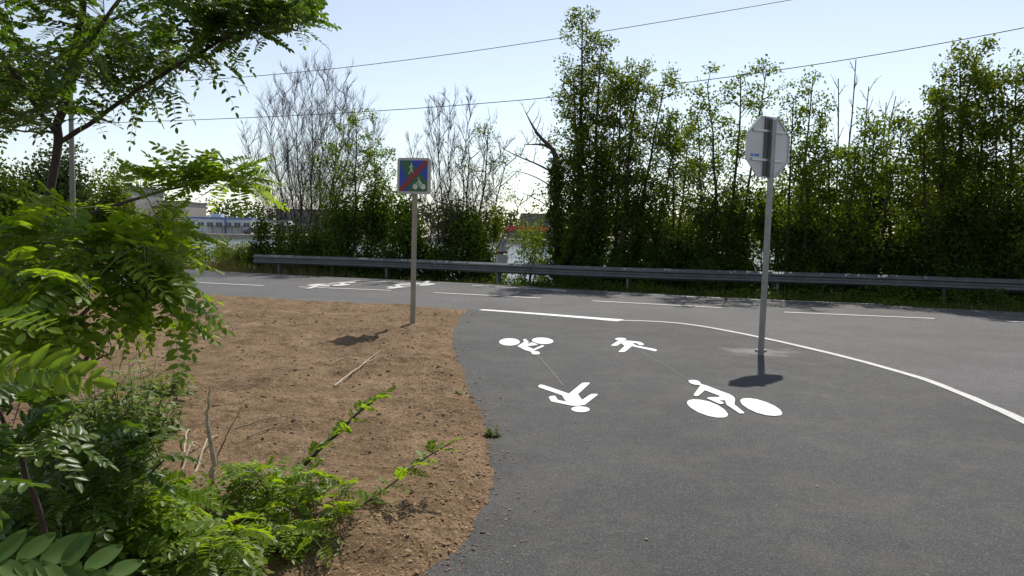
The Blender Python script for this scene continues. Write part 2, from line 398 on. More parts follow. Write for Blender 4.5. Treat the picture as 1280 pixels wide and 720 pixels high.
cg = 'white centre dashes along the road'
for pix, lab in [([(25, 342.6), (42, 343.6)], 'short white centre dash on the road glimpsed through leaves at the far left'),
                 ([(112, 347.3), (196, 352)], 'white centre dash on the road just behind the young tree foliage'),
                 ([(248, 353.5), (330, 357.3)], 'white centre dash on the road between leafy branch and rider symbols'),
                 ([(373, 358.8), (489, 363.3)], 'white centre dash on the road directly below the worn rider symbols'),
                 ([(542, 366), (676, 373)], 'white centre dash on the road just right of the square sign post'),
                 ([(740, 376.3), (902, 385)], 'long white centre dash on the road just left of the octagon sign post'),
                 ([(980, 390.5), (1168, 398.5)], 'long white centre dash on the road just right of the octagon sign post'),
                 ([(1258, 402), (1420, 409)], 'white centre dash on the road cut by the right edge of the picture')]:
    strip('centre_dash', pix, .13, lab, cg)
eg = 'white edge dashes at the far side of the road'
for pix, lab in [([(-60, 326.5), (18, 329.6)], 'white edge dash on the far road side at the left picture edge'),
                 ([(118, 336.7), (160, 338.2)], 'white edge dash on the far road side behind the young tree leaves'),
                 ([(442, 350.8), (545, 355)], 'white edge dash on the far road side behind the worn rider symbols'),
                 ([(591, 357), (707, 363.4)], 'white edge dash on the far road side below the triangular sign'),
                 ([(760, 366.2), (900, 372.8)], 'white edge dash in tree shade below the tall leafy trees'),
                 ([(930, 374.2), (1104, 380.8)], 'white edge dash in tree shade right behind the octagon sign post')]:
    strip('edge_dash', pix, .12, lab, eg)
strip('give_way_line', LINE[:4], [.17, .2, .25, .33], 'broad white line at the mouth of the path where it meets the road', m='paint')
strip('path_edge_line', LINE[3:], .105, 'thin white line curving from the broad line out past the octagon sign post', m='worn', z=.0095)

def pic(pix0, sc, lst): return [(pix0[0]+x/sc, pix0[1]+y/sc) for x, y in lst]
def ell(cx, cy, rx, ry, tilt=0, n=28):
    return [(cx+rx*math.cos(a)*math.cos(tilt)-ry*math.sin(a)*math.sin(tilt), cy+rx*math.cos(a)*math.sin(tilt)+ry*math.sin(a)*math.cos(tilt)) for a in [2*math.pi*i/n for i in range(n)]]
def picto(name, origin, sc, polys, label, cat='road symbol', group='white symbols painted on the new path'):
    loc = np.mean([G(*p) for q in polys for p in pic(origin, sc, q[1])], axis=0); loc[2] = 0
    t = thing(name, label, cat, loc, group)
    for i, (nme, pl) in enumerate(polys):
        nm = NM(); g = [G(u, v, .009+.0015*i) for u, v in pic(origin, sc, pl)]
        nm.poly(g); nm.build(nme, M['paint'], t)
    return t
bikeN = picto('cyclist_symbol', (850, 465), 9.143, [
    ('wheel', [(80,350),(86,332),(105,320),(150,311),(230,315),(330,335),(430,375),(510,430),(543,470),(548,488),(538,507),(500,519),(420,519),(320,500),(210,460),(120,405),(90,375)]),
    ('wheel', [(688,330),(695,313),(720,302),(790,298),(880,310),(990,345),(1080,385),(1140,427),(1166,460),(1168,478),(1150,493),(1080,501),(990,493),(880,465),(780,420),(710,370)]),
    ('rider', [(95,105),(105,94),(130,89),(180,92),(215,104),(232,120),(242,136),(300,152),(450,210),(560,250),(610,278),(630,305),(622,370),(735,462),(728,473),(680,472),(535,375),(512,322),(450,325),(500,348),(497,360),(465,366),(430,355),(305,298),(330,288),(440,285),(462,275),(285,208),(212,270),(185,275),(160,268),(157,255),(232,155),(220,148),(170,145),(120,128)])],
    'largest white cyclist symbol on the path nearest the octagon sign shadow')
picto('pedestrian_symbol', (660, 470), 12.8, [
    ('body', [(162,160),(180,142),(210,135),(250,143),(655,280),(860,115),(880,107),(910,103),(990,106),(985,120),(800,290),(865,380),(1000,292),(1025,286),(1060,284),(1118,288),(1110,305),(910,458),(850,470),(780,478),(680,470),(370,405),(330,335),(375,318),(432,314),(480,382),(612,410),(540,305),(500,292),(175,180)]),
    ('head', ell(840, 531, 148, 47, .03))],
    'white walking figure on the path head toward the camera nearest the soil edge')
bikeF = picto('cyclist_symbol', (615, 412), 14.22, [
    ('wheel', ell(311, 218, 184, 65)), ('wheel', ell(900, 198, 190, 57, .06)),
    ('rider', [(552,175),(570,167),(605,168),(655,222),(645,240),(622,258),(668,244),(680,230),(712,226),(812,262),(800,272),(740,282),(620,290),(735,345),(890,275),(926,285),(918,300),(755,370),(750,382),(820,388),(848,405),(852,418),(840,435),(780,443),(720,435),(696,412),(700,395),(580,360),(450,292),(560,225),(568,210)])],
    'smaller white cyclist symbol upside down on the path near the soil corner')
pedF = picto('pedestrian_symbol', (755, 412), 16, [
    ('body', [(135,315),(290,214),(460,217),(700,242),(760,260),(803,298),(770,312),(725,312),(640,268),(560,258),(640,315),(1030,388),(1060,408),(1045,430),(1010,430),(560,330),(430,435),(380,447),(285,442),(415,325),(340,270),(275,315),(220,325)]),
    ('head', ell(335, 188, 112, 26, .02))],
    'small white walking figure on the path nearest the broad white line')
rs = 'worn white symbols painted on the road'
def recopy(src, u, v, sc, rot, label):
    c = copy_tree(src); p = G(u, v)
    for ch in c.children: ch.data = ch.data.copy(); ch.data.materials[0] = M['worn']
    c.location = (p[0], p[1], .004); c.scale = (sc, sc, 1); c.rotation_euler = (0, 0, rot)
    tag(c, label, 'road symbol', rs)
recopy(bikeF, 410, 357, 1.25, R(-15), 'worn cyclist symbol on the road left of the square sign, near its centre dash')
recopy(pedF, 437, 353.2, 1.15, R(-20), 'worn walking figure on the road left of the square sign, near the far edge')
recopy(pedF, 492, 360, 1.2, R(165), 'worn walking figure on the road right beside the square sign post')
recopy(bikeF, 520, 355.6, 1.25, R(165), 'worn cyclist symbol on the road passing behind the square sign post')
# chalk layout lines left by the painters
def chalk(a, b, label):
    p = [G(*a), G(*b)]; d = nrm(p[1]-p[0]); n_ = np.array((-d[1], d[0], 0))*.006
    nm = NM(); z = np.array((0, 0, .0075)); nm.poly([p[0]+n_+z, p[0]-n_+z, p[1]-n_+z, p[1]+n_+z])
    tag(nm.build('chalk_line', plain('faint chalk', (.17, .165, .155), .9)), label, 'chalk line', 'faint layout lines between the symbols')
chalk((797, 437), (862, 476), 'faint chalk line joining small walking figure to large cyclist symbol')
chalk((672, 444), (704, 482), 'faint chalk line joining small cyclist symbol to near walking figure')

# ---------------------------------------------------------------- guard rail
def rail():
    pts = np.array([*RAIL]); pts = np.vstack([pts, pts[-1]+(pts[-1]-pts[-2])*2])
    q = []
    for a, b in zip(pts[:-1], pts[1:]):
        for k in range(6): q.append(a+(b-a)*k/6)
    q = np.array(q)
    for _ in range(6): q[1:-1] = (q[:-2]+2*q[1:-1]+q[2:])/4
    t = thing('guard_rail', 'long dull grey steel guard rail along the far side of the road', 'guard rail', (q[0][0], q[0][1], gz(*q[0])))
    tg = np.gradient(q, axis=0); tg /= np.linalg.norm(tg, axis=1)[:, None]; nn = np.stack([tg[:, 1], -tg[:, 0]], 1)   # towards the road
    prof = [(0, 0), (.045, -.03), (.08, -.055), (.08, -.095), (.01, -.135), (.01, -.175), (.08, -.215), (.08, -.255), (.045, -.28), (0, -.31)]
    V = []
    for p, n_ in zip(q, nn): V += [(p[0]+n_[0]*o, p[1]+n_[1]*o, RTOP+z) for o, z in prof] + [(p[0]+n_[0]*(o-.006), p[1]+n_[1]*(o-.006), RTOP+z) for o, z in prof[::-1]]
    k = 20; nm = NM()
    nm.add(V, [(i*k+j, (i+1)*k+j, (i+1)*k+(j+1) % k, i*k+(j+1) % k) for i in range(len(q)-1) for j in range(k)])
    nm.add(V[:k], [list(range(k))])
    nm.build('beam', M['rail'], t)
    for i0 in range(5, len(q)-2, 9):                # lapped joints with bolts
        nm = NM(); V2 = []
        for f_ in (0, .35/np.linalg.norm(q[i0+1]-q[i0])):
            p = q[i0]+(q[i0+1]-q[i0])*f_; n_ = nn[i0]
            V2 += [(p[0]+n_[0]*(o+.006), p[1]+n_[1]*(o+.006), RTOP+.003+z*1.02) for o, z in prof]
        m_ = len(prof); nm.add(V2, [(j, m_+j, m_+j+1, j+1) for j in range(m_-1)])
        for f_ in (.1, .25):
            for zz in (-.155, -.075, -.235):
                p = q[i0]+(q[i0+1]-q[i0])*f_/np.linalg.norm(q[i0+1]-q[i0]); oo = .016 if zz == -.155 else .088
                nm.box((p[0]+n_[0]*oo, p[1]+n_[1]*oo, RTOP+zz), (.03, .02, .03), math.atan2(tg[i0][1], tg[i0][0]))
        nm.build('splice', M['rail'], t)
    L_ = np.concatenate([[0], np.cumsum(np.linalg.norm(np.diff(q, axis=0), axis=1))])
    proto = None
    for s in np.arange(.9, L_[-1], 4.0):
        x = np.interp(s, L_, q[:, 0]); y = np.interp(s, L_, q[:, 1]); i = int(np.searchsorted(L_, s))-1
        a = math.atan2(tg[i][1], tg[i][0]); n_ = nn[i]
        nm = NM(); zb = gz(x, y)-.2
        c = np.array((x, y))-n_*.1
        nm.box((c[0], c[1], (zb+RTOP-.02)/2), (.06, .12, RTOP-.02-zb), a); nm.box((x-n_[0]*.02, y-n_[1]*.02, RTOP-.155), (.12, .05, .2), a)
        nm.box((x+n_[0]*.014, y+n_[1]*.014, RTOP-.155), (.03, .012, .03), a)
        nm.build('post', M['rail'], t)
rail()

# ---------------------------------------------------------------- signs
def rotz(a): return np.array([(math.cos(a), -math.sin(a), 0), (math.sin(a), math.cos(a), 0), (0, 0, 1)])
def leaned(base, yaw, lean):
    """local frame: x across the sign, y away from the viewer, z up; lean tips the top sideways"""
    Rm = np.array(Matrix.Rotation(lean, 3, 'Y')) @ rotz(yaw)
    return Rm, lambda p: np.asarray(base)+Rm @ np.asarray(p, float)
def local_box(nm, T, c, s, m=0, bev=0.):
    x, y, z = [q/2 for q in s]
    if bev:
        ring = [(-x+bev, -y), (x-bev, -y), (x, -y+bev), (x, y-bev), (x-bev, y), (-x+bev, y), (-x, y-bev), (-x, -y+bev)]
    else: ring = [(-x, -y), (x, -y), (x, y), (-x, y)]
    n = len(ring)
    v = [T((c[0]+a, c[1]+b, c[2]+k)) for k in (-z, z) for a, b in ring]
    nm.add(v, [(i, (i+1) % n, n+(i+1) % n, n+i) for i in range(n)], m)
    nm.add(v[:n], [list(range(n))[::-1]], m); nm.add(v[n:], [list(range(n))], m)
def plate(nm, T, pts, y0, y1, m=0):
    n = len(pts); v = [T((x, y, z)) for y in (y0, y1) for x, z in pts]
    nm.add(v, [(i, (i+1) % n, n+(i+1) % n, n+i) for i in range(n)], m)
    nm.add(v[:n], [list(range(n))], m); nm.add(v[n:], [list(range(n))[::-1]], m)
def roundrect(w_, h_, r_, n=5):
    o = []
    for cx, cz, a0 in ((w_/2-r_, h_/2-r_, 0), (-w_/2+r_, h_/2-r_, 90), (-w_/2+r_, -h_/2+r_, 180), (w_/2-r_, -h_/2+r_, 270)):
        o += [(cx+r_*math.cos(R(a0+90*i/n)), cz+r_*math.sin(R(a0+90*i/n))) for i in range(n+1)]
    return o

# octagonal sign seen from behind
def octagon_sign():
    b = STOP.copy()
    t = thing('octagonal_sign', 'octagonal road sign seen from its grey back on a tall grey steel post', 'road sign', b)
    Rm, T = leaned(b, R(29), R(.7))
    nm = NM(); local_box(nm, T, (0, 0, 1.54), (.075, .055, 3.1), 0, .008)
    nm.build('post', M['galv'], t)
    nm = NM(); local_box(nm, T, (0, 0, 3.1), (.07, .055, .025), 0, .008); nm.build('post_cap', M['alu'], t)
    nm = NM(); local_box(nm, T, (0, 0, .02), (.15, .11, .03), 0, .02); nm.build('base_collar', M['galv'], t)
    zc = 2.735; xo = -.03
    rr = .4/math.cos(R(22.5))
    octo = [(xo+rr*math.cos(R(22.5+45*i)), zc+rr*math.sin(R(22.5+45*i))) for i in range(8)]
    nm = NM(); plate(nm, T, octo, .052, .056); pl = nm.build('sign_plate', M['signback'], t)
    nm = NM()                                     # turned rim of the plate
    for i in range(8):
        p, q = octo[i], octo[(i+1) % 8]; c = np.array((xo, zc))
        pi, qi = c+(np.array(p)-c)*.965, c+(np.array(q)-c)*.965
        plate(nm, T, [p, q, tuple(qi), tuple(pi)], .034, .0515)
    nm.build('rim', M['signback'], pl)
    nm = NM(); local_box(nm, T, (-.07, .041, zc), (.075, .02, .76)); nm.build('post_shade', M['dark'], pl)  # added dark strip standing in for the post's shade and reflection on the plate
    for dz in (.21, -.17):
        nm = NM(); local_box(nm, T, (xo, .0385, zc+dz), (.6, .026, .03), 0, .004)
        for sx in (-1, 1): local_box(nm, T, (xo+sx*.285, .0235, zc+dz), (.025, .004, .025))
        nm.build('clamp_bar', M['alu'], t)
    nm = NM()
    for k, (x, w_) in enumerate([(-.31, .05), (-.25, .035), (-.205, .05)]): plate(nm, T, [(x-w_/2, zc-.13), (x+w_/2, zc-.13), (x+w_/2, zc-.098), (x-w_/2, zc-.098)], .0495, .0515)
    nm.build('sticker', M['sticker'], t)
octagon_sign()

# square end of path sign
PED = [(-.02,.5),(.03,.47),(.045,.42),(.16,.32),(.2,.2),(.155,.18),(.11,.28),(.06,.32),(.05,.14),(.12,.0),(.2,-.3),(.26,-.5),(.17,-.5),(.08,-.24),(0,-.06),(-.1,-.26),(-.22,-.5),(-.31,-.48),(-.18,-.22),(-.09,.02),(-.08,.3),(-.14,.25),(-.2,.12),(-.25,.14),(-.2,.3),(-.09,.42)]
RID = [(-.12,.5),(-.03,.42),(.02,.4),(.3,.05),(.27,-.12),(.06,-.12),(.12,-.42),(.04,-.44),(-.08,-.06),(-.06,.02),(.09,.02),(-.02,.18),(-.25,.0),(-.42,-.12),(-.45,-.06),(-.28,.1),(-.1,.28)]
def square_sign():
    b = G(514, 406, .05); b[2] = SZ(b[0], b[1])-.05
    t = thing('square_sign', 'square blue and green sign with red diagonal bar on a grey post in the soil', 'road sign', b)
    Rm, T = leaned(b, R(-13), R(.7)); zc = AT(514, 220, b[1])[2]-b[2]
    nm = NM(); local_box(nm, T, (0, .06, zc/2-.1), (.075, .05, zc-.2), 0, .008); nm.build('post', M['postwarm'], t)
    nm = NM(); plate(nm, T, [(x, z+zc) for x, z in roundrect(.54, .56, .04)], -.03, .028); bx = nm.build('sign_box', M['signrim'], t)
    nm = NM(); plate(nm, T, [(x, z+zc) for x, z in roundrect(.46, .48, .012)], -.033, -.0305); nm.build('blue_panel', M['blue'], bx)
    a, c = .23, .24
    nm = NM(); plate(nm, T, [(x, z+zc) for x, z in [(-a+.015, c), (-a+.16, c), (a, -.08), (a, -c), (-a+.12, -c), (-a+.02, -c+.0), (.02-.06, -c+.12), (-a+.0, c-.03)][:4]+[(a, -c), (-.1, -c), (-.08, -.1), (-.2, .18)]], -.0345, -.0332); nm.build('green_band', M['green'], bx)
    nm = NM(); plate(nm, T, [(x, z+zc) for x, z in [(-a, -c), (-a+.055, -c), (a, c-.055), (a, c), (a-.055, c), (-a, -c+.055)]], -.0375, -.0362); nm.build('red_bar', M['red'], bx)
    def put(poly, cx, cz, s): return [(cx+x*s, cz+z*s+zc) for x, z in poly]
    nm = NM(); plate(nm, T, put(PED, -.035, .1, .155), -.036, -.0347); plate(nm, T, put(ell(0, .58, .07, .08, 0, 12), -.035, .1, .155), -.036, -.0347); nm.build('walking_figure', M['white'], bx)
    nm = NM()
    for cx in (.035, .165): plate(nm, T, put(ell(0, 0, 1, 1, 0, 18), cx, -.165, .043), -.036, -.0347)
    plate(nm, T, put(RID, .1, -.115, .14), -.036, -.0347); plate(nm, T, put(ell(-.1, .58, .09, .09, 0, 12), .1, -.115, .14), -.036, -.0347)
    nm.build('cyclist_figure', M['white'], bx)
square_sign()

def triangle_sign():
    p = AT(626, 353, 23.2); b = np.array((p[0], p[1], gz(p[0], p[1])))
    t = thing('triangular_sign', 'small dull triangular warning sign with plate standing behind the guard rail', 'road sign', b)
    Rm, T = leaned(b, R(60), R(1))
    top = AT(628, 294, 23.2)[2]-b[2]
    nm = NM(); local_box(nm, T, (0, .03, (top-.1)/2), (.09, .05, top-.1), 0, .008); nm.build('post', M['rail'], t)
    s = .3
    nm = NM(); plate(nm, T, [(-s, top-.56), (s, top-.56), (.03, top), (-.03, top)], -.02, .0); pl = nm.build('triangle_plate', M['greyred'], t)
    nm = NM(); plate(nm, T, [(-s*.86, top-.5), (s*.86, top-.5), (.0, top-.06)], -.023, -.0205); nm.build('inner_field', M['signback'], pl)
    nm = NM(); plate(nm, T, [(-.025, top-.4), (.025, top-.4), (.03, top-.2), (-.03, top-.2)], -.026, -.0235); plate(nm, T, [(-.025, top-.47), (.025, top-.47), (.025, top-.43), (-.025, top-.43)], -.026, -.0235); nm.build('pictogram', M['dark'], pl)
    nm = NM(); plate(nm, T, [(-.32, top-.86), (.32, top-.86), (.32, top-.6), (-.32, top-.6)], -.02, .0); nm.build('lower_plate', M['signback'], t)
triangle_sign()
def marker():
    p = AT(887, 340, 21.9); b = np.array((p[0], p[1], gz(p[0], p[1])))
    t = thing('marker_post', 'slim grey marker post standing behind the guard rail among the trees', 'marker post', b)
    h_ = AT(887, 304, 21.9)[2]-b[2]
    nm = NM(); nm.tube([b+np.array((0, 0, z)) for z in (0, h_*.5, h_-.04, h_)], [.05, .05, .05, .035], 10); nm.build('shaft', M['rail'], t)
    nm = NM(); nm.tube([b+np.array((0, 0, h_-.2)), b+np.array((0, 0, h_-.1))], .053, 10); nm.build('band', M['signback'], t)
marker()

# ---------------------------------------------------------------- utility pole and cables
pb = AT(90, 262, 36); pb[2] = gz(pb[0], pb[1])
t = thing('utility_pole', 'tall weathered utility pole behind the young tree on the left', 'utility pole', pb)
ptop = AT(88, 96, 36)
nm = NM(); nm.tube([pb, pb*.5+ptop*.5, ptop], [.14, .12, .1], 10); nm.build('shaft', M['pole'], t)
for vv in (104, 150):
    q = AT(90, vv, 36); nm = NM(); nm.tube([q, q+np.array((.12, -.1, .0)), q+np.array((.2, -.14, 0))], [.02, .03, .035], 6); nm.build('insulator', M['dark'], t)
def cable(pix, Ya, Yb, r_, label):
    u0, u1 = pix[0][0], pix[-1][0]
    us = np.linspace(u0, u1, 60)
    cf = np.polyfit([p[0] for p in pix], [p[1] for p in pix], 4)
    pts = [AT(u, np.polyval(cf, u), Ya+(Yb-Ya)*(u-u0)/(u1-u0)) for u in us]
    nm = NM(); nm.tube(pts, r_, 5); tag(nm.build('cable', M['wire']), label, 'cable')
cable([(93, 104), (150, 103.5), (215, 101), (330, 94.5), (430, 85), (540, 71), (640, 56), (800, 32), (988, 0), (1250, -48)], 36, 26, .014, 'upper black overhead cable crossing the sky above the bare trees')
cable([(93, 152), (155, 156), (230, 153.5), (310, 146), (400, 139), (480, 137), (560, 134.5), (640, 127), (850, 104), (1060, 74.5), (1280, 34), (1500, -12)], 36, 17, .014, 'lower black overhead cable passing behind the octagon sign trees')

# ---------------------------------------------------------------- trees
def DY(u, Y): return Y+(float(np.interp(u, [318, 640, 960, 1100, 1280], [-1.4, -1.1, -.5, .3, .8])) if Y < 31 and u > 310 else 0.)
def OVER(u, Y): return float(np.interp(u, [690, 760, 900, 1280], [0, .6, 1.5, 2.3])) if Y < 31 else 0.   # crowns reach out over the road
def bez(a, b, c, n):
    t_ = np.linspace(0, 1, n)[:, None]; a, b, c = [np.asarray(q, float) for q in (a, b, c)]
    return a*(1-t_)**2+2*b*t_*(1-t_)+c*t_**2
def rv(r, n): 
    v_ = r.normal(size=(n, 3)); return v_/np.linalg.norm(v_, axis=1)[:, None]
class Tree:
    def __init__(s, seed): s.r = np.random.default_rng(seed); s.w = NM(); s.c = NM(); s.LB = []; s.LN = []
    def stem(s, a, b, r0_, bend=.25, n=10, k=7, tip=.012):
        mid = (a+b)/2+s.r.normal(0, bend, 3)*np.array((1, 1, .2))
        p = bez(a, mid, b, n); p[1:-1] += s.r.normal(0, bend*.1, (n-2, 3))
        s.w.tube(p, np.linspace(r0_, tip, n)**1., k); return p
    def boughs(s, p, nb, t0, blen, el=(.2, .9), nsub=4, leafs=14, sig=.13, subl=.42, twig=.006, br=.02, t1=1., lmin=0., up=.35):
        n = len(p); az = s.r.random()*6.28
        for i in range(nb):
            tt = t0+(t1-t0)*((i+s.r.random())/nb); f_ = tt*(n-1); j = min(n-2, int(f_)); q = p[j]+(p[j+1]-p[j])*(f_-j)
            az += 2.4+s.r.normal(0, .4); e = s.r.uniform(*el); L_ = blen(tt)*s.r.uniform(.55, 1.2)
            d = np.array((math.cos(az)*math.cos(e), math.sin(az)*math.cos(e), math.sin(e)))
            m = q+d*L_*.5; en = q+d*L_+np.array((0, 0, up*L_*.5))
            bp = bez(q, m, en, 5)
            s.c.tube(bp, np.linspace(min(br, .012+L_*.011), twig*.6, 5), 4, 1, False)
            if lmin < 1 and leafs:
                s.put(bp[-1], en-m, leafs, sig)
            for k_ in range(nsub):
                t2 = s.r.uniform(.25, 1.); q2 = bez(q, m, en, 21)[int(t2*20)]
                d2 = nrm(nrm(en-q)+rv(s.r, 1)[0]*.75+np.array((0, 0, up*.6))); L2 = L_*subl*s.r.uniform(.5, 1.3)
                e2 = q2+d2*L2
                s.c.tube(bez(q2, q2+d2*L2*.5+rv(s.r, 1)[0]*.06*L2, e2, 4), np.linspace(twig, twig*.45, 4), 3, 1, False)
                if leafs: 
                    s.put(e2, d2, leafs, sig); s.put(q2+d2*L2*.5, d2, leafs//2, sig)
                yield q2, e2
    def put(s, p, d, n, sig):
        s.LB.append(p+rv(s.r, n)*(s.r.random(n)**.45)[:, None]*sig*1.75*np.array((1, 1, .75)))
        s.LN.append(np.broadcast_to(nrm(d), (n, 3)))
    def ivy(s, p, t1, rad, n):
        f_ = s.r.random(n)*t1*(len(p)-1); j = np.minimum(len(p)-2, f_.astype(int))
        q = p[j]+(p[j+1]-p[j])*(f_-j)[:, None]
        a = s.r.random(n)*6.28; rr = rad*np.sqrt(s.r.random(n))*(1.1-.5*f_/len(p))*(.7+.6*np.sin(f_*3.1+p[0][0])**2)
        s.LB.append(q+np.column_stack([np.cos(a)*rr, np.sin(a)*rr, s.r.normal(0, .08, n)])); s.LN.append(rv(s.r, n))
    def flush(s, size, m, asp=.62):
        if not s.LB: return
        B = np.vstack(s.LB); D = np.vstack(s.LN); n = len(B); s.LB = []; s.LN = []
        D = D*.4+rv(s.r, n)+np.array((0, 0, -.25)); N = rv(s.r, n)*.9+np.array((0, 0, .8))
        L_ = size*s.r.uniform(.6, 1.3, n); s.c.leaves(B, D, N, L_, L_*asp, T_QUAD, m)
    def done(s, name, label, mats, bark='bark', base=None, group=None, crown='crown', cat='tree'):
        t = thing(name, label, cat, base, group)
        if s.w.n: s.w.build('trunk', M[bark], t)
        ml = [M[mats[0]], M[bark]]+[M[q] for q in mats[1:]]
        s.c.build(crown, ml, t); return t
def run(g):
    for _ in g: pass
def gp(u, Y, dz=0.):                       # foot of a plant at picture column u and depth Y
    p = AT(u, 340, Y); p[2] = gz(p[0], p[1])-.05+dz; return p

DENS = 1.7
def leafy(name, label, seed, stems, mats, size, nb, t0, bl, nsub, leafs, sig=.12, ivy=None, el=(.3, 1.), group=None, bark='bark', taper=.6, subl=.42, up=.35):
    T = Tree(seed)
    base = None
    for (ub, Yb, ut, vt, Yt, r_) in stems:
        a = gp(ub, DY(ub, Yb)); b = AT(ut, vt, DY(ub, Yt)-OVER(ub, Yt))
        if base is None: base = a
        p = T.stem(a, b, r_)
        H = b[2]-a[2]
        bw = bl*1.08; run(T.boughs(p, int(nb*1.15), t0, lambda q: bw*(1.05-taper*max(0, (q-.45)/.55)), (el[0]-.35, el[1]-.25), nsub, int(leafs*DENS), sig*1.15, subl, up=up))
        T.put(p[-1], (0, 0, 1), leafs*2, sig*1.2)
    T.flush(size, 0)
    if ivy:
        for (ub, Yb, ut, vt, Yt, r_) in stems: 
            a = gp(ub, DY(ub, Yb)); b = AT(ut, vt, DY(ub, Yt)-OVER(ub, Yt)); T.ivy(bez(a, (a+b)/2, b, 10), ivy[0], ivy[1], int(ivy[2]*2))
        T.flush(size*.95, 2)
        mats = [mats[0], 'darkleaf'] if len(mats) == 1 else mats
    return T.done(name, label, mats, bark, base, group)

def bare(label, seed, stems, nb, bl, nsub, sub2, t0=.22, el=(.7, 1.25), leafy_from=None):
    T = Tree(seed); base = None
    for (ub, Yb, ut, vt, Yt, r_) in stems:
        a = gp(ub, DY(ub, Yb)); b = AT(ut, vt, DY(ub, Yt)-OVER(ub, Yt)); base = a if base is None else base
        hz = (b-a)*np.array((1, 1, 0)); p = bez(a, a+hz*.62+np.array((0, 0, (b-a)[2]*.42)), b, 14); p[1:-1] += T.r.normal(0, .05, (12, 3))
        T.w.tube(p, np.linspace(r_*.8, .006, 14), 6)
        for q2, e2 in T.boughs(p, nb, t0, lambda q: bl*(1.1-.75*q), el, nsub, 0, .1, .6, .004, .014, up=.75):
            L_ = np.linalg.norm(e2-q2)
            for _ in range(sub2):  # last order twigs
                q3 = q2+(e2-q2)*T.r.uniform(.2, 1); d3 = nrm(nrm(e2-q2)+rv(T.r, 1)[0]*.42+np.array((0, 0, .3)))
                e3 = q3+d3*L_*T.r.uniform(.5, 1.1)
                T.c.tube([q3, (q3+e3)/2+rv(T.r, 1)[0]*.03, e3], [.0036, .003, .002], 3, 1, False)
    return T.done('bare_tree', label, ['palegreen'], 'barkpale', base, crown='branches')

rb = np.random.default_rng(5)
def fan(uc, wl, wr, vt, drop, n, ub, Y, r_):
    st = []
    for k in range(n):
        q = -1+2*k/(n-1); u = uc+(q*wr if q > 0 else q*wl)+rb.normal(0, 3)
        st.append((ub+q*9, Y+rb.normal(0, .25), u, vt+drop*q*q*abs(q)**.4+rb.normal(0, 5), Y+rb.normal(0, .7), r_*(1.15-.5*abs(q))))
    return st
bare('large leafless tree with fine grey twigs left of the square sign', 11, fan(392, 82, 74, 96, 80, 9, 386, 30, .06), 24, 1.75, 7, 6, el=(.55, 1.2))
bare('leafless tree with upright dark twigs right behind the square sign', 12, fan(562, 42, 62, 120, 70, 7, 566, 27, .045), 20, 1.2, 6, 5, el=(.6, 1.2))
leafy('sparse_tree', 'thin pale green tree with airy leaves right of the leafless tree', 13,
      [(575, 27.8, 610, 160, 27.5, .05), (580, 28, 635, 195, 28, .045), (572, 28, 585, 178, 28, .05), (585, 28, 655, 245, 28, .03)], ['palegreen'], .07, 14, .25, 1.2, 4, 5, .16)
leafy('sparse_tree', 'slim tree with yellowish green leaves between square sign and leafless tree', 14,
      [(440, 28.2, 445, 150, 28, .06), (450, 28.4, 468, 185, 28.2, .045), (436, 28.3, 420, 195, 28, .04), (455, 28, 490, 235, 28, .035)], ['maple'], .09, 20, .22, 1.15, 4, 10, .13)
# dead limbed tree
T = Tree(15); a = gp(700, 24.6); b = AT(696, 196, 24.4); p = T.stem(a, b, .12, .12, tip=.08)
def limb(T, pix, Y, r_, n=9):
    q = np.array([AT(u, v, Y-1.0+T.r.normal(0, .12)) for u, v in pix])
    t_ = np.linspace(0, len(q)-1, n); pp = np.stack([np.interp(t_, range(len(q)), q[:, i]) for i in range(3)], 1)
    for _ in range(2): pp[1:-1] = (pp[:-2]+2*pp[1:-1]+pp[2:])/4
    T.w.tube(pp, np.linspace(r_, .008, n), 6); return pp
l1 = limb(T, [(697, 205), (693, 185), (676, 175), (664, 155), (656, 138)], 25.3, .1)
l2 = limb(T, [(694, 188), (678, 180), (655, 181)], 25.2, .07)
l3 = limb(T, [(690, 215), (670, 204), (645, 195), (622, 182)], 25.5, .04)
l4 = limb(T, [(690, 235), (680, 226), (655, 215), (640, 214)], 25.3, .025)
l5 = limb(T, [(694, 265), (680, 254), (664, 245), (655, 243)], 25.5, .022)
for l in (l1, l2, l3): run(T.boughs(l, 6, .3, lambda q: .55, (.3, 1.2), 2, 0, .1, .5, .008, .014))
T.ivy(p, 1., .34, 4200); T.flush(.11, 2)
T.done('dead_tree', 'ivy wrapped trunk with dead leafless crooked limbs reaching left', ['ash', 'darkleaf'], 'bark', a)

tg_ = 'tall leafy trees behind the guard rail'
leafy('ash_tree', 'tallest leafy tree behind the rail, its narrow top above both cables', 21,
      [(722, 25.4, 728, 20, 25.2, .13), (736, 25.7, 752, 52, 25.6, .11), (714, 25.6, 716, 95, 25.4, .09), (728, 25.2, 778, 95, 25.0, .06)], ['ash'], .095, 30, .25, .92, 5, 9, .14, (.65, .45, 1700), (.3, 1.1), tg_)
leafy('ash_tree', 'leafy tree just right of the tallest one, touching the lower cable', 22,
      [(778, 25, 802, 88, 24.8, .1), (786, 25.2, 832, 98, 25, .09), (772, 25.3, 778, 92, 25, .08), (795, 25, 846, 150, 24.8, .06)], ['ash'], .095, 26, .25, .85, 5, 9, .14, (.6, .42, 1500), (.3, 1.1), tg_)
leafy('ash_tree', 'shorter thin tree with leaning stems left of the octagon sign trees', 23,
      [(836, 24.4, 862, 165, 24.2, .05), (830, 24.6, 836, 160, 24.4, .05), (842, 24.4, 878, 205, 24.2, .035)], ['ash'], .09, 18, .25, .75, 4, 7, .14, (.45, .3, 700), (.3, 1.1), tg_)
